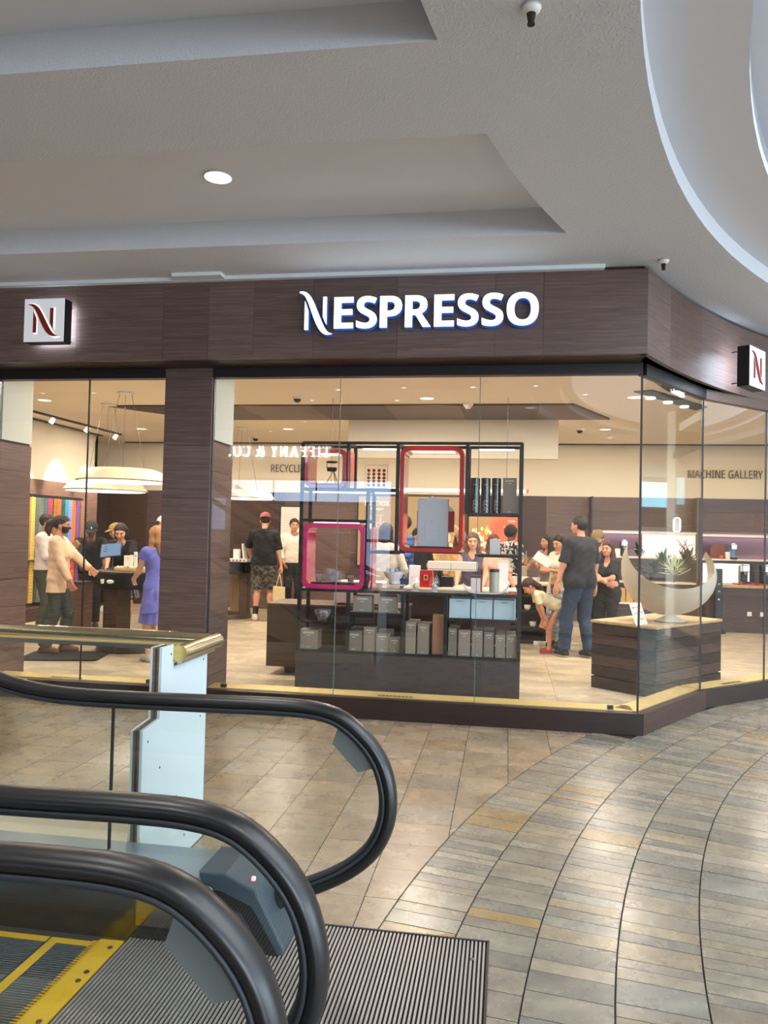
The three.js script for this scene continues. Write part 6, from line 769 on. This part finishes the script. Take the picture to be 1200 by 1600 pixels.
// --- middle left
person({ label: 'man in black tee and camouflage shorts seen from behind', x: -3.98, z: -12.38, ry: 3.3, h: 1.79, bulk: 0.012, skin: '#d79f80', hair: '#3a241a', hairStyle: 'short', hat: { c: '#a5585a', back: true }, hands: [[0.27, 1.02, 0.3], [-0.30, 0.80, 0.02]], poles: [[0.8, -0.4, -0.4], null], curl: [0.6, 1.1], top: { c: '#161618', sleeve: 0.95, hem: 0.86, e: 0.03 }, bottom: { len: 0.92, e: 0.035, flare: 0.03, c: patt((x, y, z) => { const n = noise3(x, y, z, 22); return n < 0.36 ? 0 : n < 0.55 ? 1 : n < 0.72 ? 2 : 0; }, ['#2c2a28', '#4a4741', '#6a655a']) }, shoes: { c: '#e2d8c4', sole: '#e9e2d2', sock: '#1b1b1d' }, yaw: 0.2, pitch: 0.2, feet: [[0.12, 0.0], [-0.12, 0.0]] });
person({ label: 'staff member in white shirt with hand on hip at left', x: -3.72, z: -13.25, ry: 0.4, h: 1.72, skin: '#c98c6c', hair: '#2a1a14', hands: [[0.22, 0.98, 0.02], [-0.2, 0.98, 0.2]], poles: [[1, 0.1, -0.3], null], top: { c: '#ddd0bf', sleeve: 1.8, hem: 0.96, e: 0.03 }, bottom: { c: '#1d1d20' }, shoes: { c: '#5a3a2a' } });
// --- behind the rack
person({ label: 'dark haired woman in cream sweater seen from behind the rack', x: -1.44, z: -9.25, ry: 2.9, h: 1.62, f: 1, skin: '#d9997b', hair: '#2a1c1a', hairStyle: 'bob', top: { c: patt((x, y) => (Math.floor(y * 55) & 1), ['#d9d2c3', '#cfc7b6']), sleeve: 1.4, hem: 0.82, e: 0.028 }, bottom: { c: '#5d6b7a', len: 0.7, e: 0.02 }, shoes: { c: '#cfc7bc' }, hands: [[0.25, 0.85, 0.1], [-0.18, 1.1, 0.3]] });
person({ label: 'bearded man in blue striped shirt behind the red frame', x: -1.32, z: -10.05, ry: -1.1, h: 1.74, bulk: 0.01, skin: '#8a5a40', hair: '#15100e', beard: '#1d1411', top: { c: patt((x, y) => (Math.floor(y * 26) & 1), ['#3a5f9c', '#23406e']), sleeve: 0.9 }, bottom: { c: '#34507a' }, shoes: { c: '#222' }, hands: [[0.2, 1.05, 0.3], [-0.2, 1.0, 0.32]] });
person({ label: 'man in black with dark cap behind the grey box', x: -1.29, z: -11.4, ry: 0.5, h: 1.58, skin: '#d59a7a', hair: '#1a1412', hat: { c: '#1f1f22', back: true }, top: { c: '#1d1e22', sleeve: 0.8 }, bottom: { c: '#22252b' }, yaw: 0.3 });
person({ label: 'person in grey knit cap at the edge of tall red frame', x: -0.66, z: -11.4, ry: 0.2, h: 1.56, f: 1, skin: '#b98065', hair: '#2b1c17', hairStyle: 'long', hat: { c: '#8b877f', style: 'beanie' }, top: { c: '#c9a06a', sleeve: 1.5 }, bottom: { c: '#33363c' } });
person({ label: 'young woman in purple grey top facing out behind the rack', x: -0.40, z: -9.55, ry: 0.05, h: 1.53, f: 1, skin: '#e0a685', hair: '#6b4a36', hairStyle: 'long', top: { c: '#5a5468', sleeve: 0, hem: 0.9, vneck: 1 }, bottom: { c: '#8d8a92', len: 1.9 }, hands: [[0.14, 1.02, 0.3], [-0.22, 0.98, 0.32]], fdir: [null, [0.9, 0.1, 0.3]], pitch: 0.12 });
person({ label: 'woman with brown hair behind the white card box', x: -0.16, z: -10.2, ry: 0.35, h: 1.52, f: 1, skin: '#c98467', hair: '#5a3020', hairStyle: 'long', top: { c: '#d9a08a', sleeve: 1.0 }, bottom: { c: '#44464e' }, hands: [[0.22, 1.0, 0.28], [-0.2, 0.95, 0.2]] });
person({ label: 'curly haired man in black and white patterned shirt', x: 0.07, z: -12.1, ry: 2.5, h: 1.66, skin: '#7a4e38', hair: '#15100f', hairStyle: 'curly', top: { c: patt((x, y, z) => (noise3(x, y, z, 42) > 0.54 ? 1 : 0), ['#1d1f24', '#c9cbcc']), sleeve: 0.95, hem: 0.85, e: 0.025 }, bottom: { c: '#23262c' }, shoes: { c: '#222' } });
// --- right group
person({ label: 'woman in grey top holding an iced drink by the counter', x: 0.63, z: -11.85, ry: -0.75, h: 1.53, f: 1, skin: '#c68a6c', hair: '#1f1411', hairStyle: 'long', hands: [[0.14, 1.3, 0.36], [-0.12, 1.15, 0.45]], curl: [0.9, 1.0], top: { c: '#8b7d72', sleeve: 1.3 }, bottom: { c: '#2b2d33' }, yaw: -0.35 });
person({ label: 'woman in white lemon print tee reading a menu card', x: 0.74, z: -10.78, ry: -0.9, h: 1.53, f: 1, skin: '#d59c7c', hair: '#1f1311', hairStyle: 'bob', hands: [[0.12, 1.22, 0.33], [-0.1, 1.28, 0.35]], curl: [0.9, 0.9], top: { c: patt((x, y, z) => { const e = (a, b, r) => ((x - a) ** 2 + (y - b) ** 2) < r * r; if (z < 0.06) return 0; if (e(0.03, 1.08, 0.035) || e(-0.04, 1.06, 0.03) || e(0.0, 1.17, 0.03)) return 1; if (e(0.04, 1.22, 0.025) || e(-0.03, 1.2, 0.02)) return 2; return 0; }, ['#e9ddc8', '#e6b81e', '#8fb58a']), sleeve: 0.75, hem: 0.86, e: 0.026 }, bottom: { c: patt((x, y, z) => (noise3(x, y * 3, z, 16) > 0.62 ? 1 : 0), ['#7d8e9c', '#aebac2']), len: 1.88 }, shoes: { c: '#2b2a2c', sole: '#2b2a2c' }, pitch: 0.35, yaw: 0.1 });
person({ label: 'girl bending forward in cream tee and denim shorts', x: 0.58, z: -10.2, ry: -1.45, h: 1.18, head: 1.25, lean: 1.12, hipZ: -0.18, drop: 0.03, skin: '#cf9070', hair: '#3a211a', hairStyle: 'braid', hands: [[0.15, 0.55, 0.06], [-0.13, 0.55, 0.08]], fdir: [[0, -1, 0.2], [0, -1, 0.2]], poles: [[0.4, 0.3, 0.5], [-0.4, 0.3, 0.5]], top: { c: '#e9dfb9', sleeve: 0.6, hem: 0.9, e: 0.024 }, bottom: { c: '#6f8499', len: 0.5, e: 0.02, flare: 0.02 }, shoes: { c: '#a8323f', sole: '#e8e2d8' }, pitch: 0.75 });
person({ label: 'tall man in dark tee and blue jeans with his back turned', x: 0.93, z: -9.95, ry: -2.55, h: 1.77, bulk: 0.024, skin: '#cf9478', hair: '#1d1513', hairStyle: 'short', top: { c: '#20242b', sleeve: 0.9, hem: 0.86, e: 0.03 }, bottom: { c: '#263a52', len: 1.97, e: 0.026, flare: 0.014 }, shoes: { c: '#1f2024', sole: '#dcd8d0' }, hands: [[0.30, 0.84, 0.08], [-0.30, 0.84, 0.06]], yaw: 0.3, feet: [[0.15, 0.1], [-0.12, -0.06]] });
person({ label: 'man in khaki cap looking down behind the woman in black', x: 1.27, z: -10.95, ry: -0.6, h: 1.60, skin: '#d29a7c', hair: '#4a3222', beard: '#8a5c44', hat: { c: '#8f7650' }, top: { c: '#3a4250', sleeve: 0.8 }, bottom: { c: '#2b2d33' }, pitch: 0.4 });
person({ label: 'woman in black tee with folded arms and sunglasses on head', x: 1.33, z: -10.4, ry: -0.5, h: 1.46, f: 1, bulk: 0.012, skin: '#cf9272', hair: '#3d241c', hairStyle: 'long', hands: [[-0.1, 1.14, 0.24], [0.1, 1.1, 0.26]], poles: [[1, -0.7, 0.1], [-1, -0.7, 0.1]], fdir: [[-1, 0.1, 0], [1, 0.1, 0]], palm: [[0, 0, -1], [0, 0, -1]], top: { c: '#141416', sleeve: 0.8, hem: 0.82, vneck: 1, e: 0.022 }, bottom: { c: '#101012' }, shoes: { c: '#1b1b1d' }, yaw: -0.1 });
// --- things they hold
{
  const b = thing('tote_bag', 'cream cloth tote bag hanging from the man in black', 'bag', [-3.70, 0.15, -12.36], 0.1); mesh('bag', [T(extr(poly([[-0.095, 0], [0.095, 0], [0.085, 0.40], [-0.085, 0.41]]), 0.05, 0.012), 0, 0.012, -0.025)], std('#d9c49a', 0.9), b); mesh('handle', [tube([[-0.05, 0.42, 0.02], [-0.012, 0.58, 0.015], [0.0, 0.64, 0.0], [0.02, 0.58, 0.015], [0.05, 0.42, 0.02]], 0.008, 20, 6)], std('#d9c49a', 0.9), b); mesh('emblem', bl(-0.03, 0.0, 0.03, 0.055, 0.0375, 0.0385), M.kraft, b);
  const m = thing('menu_card', 'open pale menu card held by woman in lemon tee', 'menu', [0.50, 1.20, -10.55], -0.3); mesh('page', box(0.24, 0.13, 0.004).rotateX(-0.5).rotateZ(-0.55), M.paper, m); mesh('print_lines', [0, 1, 2, 3].map((i) => box(0.18, 0.004, 0.001, 0, 0.04 - i * 0.025, 0.0026).rotateX(-0.5).rotateZ(-0.55)), M.kraftTan, m);
  const d = thing('iced_drink', 'clear cup of amber iced drink with a straw', 'drink', [0.30, 1.09, -11.5]); mesh('drink', cyl(0.034, 0.027, 0.085, 0, 0.045, 0), phy('#d99a2c', 0.1, { transmission: 0.4, thickness: 0 }), d); mesh('cup', lathe([[0, 0], [0.029, 0], [0.04, 0.125], [0.043, 0.127], [0.038, 0.128], [0.028, 0.004]], 22), M.clear, d); mesh('lid', lathe([[0, 0.132], [0.03, 0.132], [0.044, 0.127]], 22), M.clear, d); mesh('straw', tube([[0, 0.02, 0], [0.004, 0.2, 0.004]], 0.004, 3, 6), M.white, d);
  const s = thing('sunglasses', 'dark sunglasses pushed up on the head of the woman in black', 'sunglasses', [1.305, 1.425, -10.33], -0.6); mesh('lens', [-1, 1].map((q) => T(new THREE.SphereGeometry(0.022, 14, 8).scale(1, 0.7, 0.25), q * 0.026, 0, 0)), M.black, s); mesh('frame', tube([[-0.05, 0.004, -0.05], [-0.05, 0.004, 0], [0, 0.006, 0.004], [0.05, 0.004, 0], [0.05, 0.004, -0.05]], 0.003, 20, 5), M.dark, s);
  const q = thing('cross_bag', 'small brown shoulder bag beside the woman in lemon tee', 'bag', [0.66, 0.74, -10.5], -1.0); mesh('bag', bl(-0.06, 0.06, 0, 0.13, -0.02, 0.02, 0.012), std('#5a2f26', 0.5), q); mesh('flap', bl(-0.062, 0.062, 0.07, 0.135, 0.015, 0.026, 0.006), std('#6b392e', 0.5), q); mesh('clasp', bl(-0.012, 0.012, 0.06, 0.075, 0.026, 0.03), M.gold, q);
  const hb = thing('tan_bag', 'tan paper carrier bag beside the pillar and blond girl', 'bag', [-3.98, 0.55, -8.65]); mesh('bag', box(0.16, 0.26, 0.09, 0, 0.13, 0, 0.006), M.kraft, hb); mesh('handle', tube([[-0.04, 0.26, 0.03], [-0.03, 0.34, 0.03], [0.03, 0.34, 0.03], [0.04, 0.26, 0.03]], 0.004, 12, 5), M.kraft, hb);
mesh('belt', T(new THREE.TorusGeometry(0.168, 0.018, 8, 36).rotateX(PI / 2).scale(1.05, 1.2, 0.78), 0, 0.965, 0), std('#7a3c1e', 0.5), beltMan);
}
renderer.render(scene, camera);
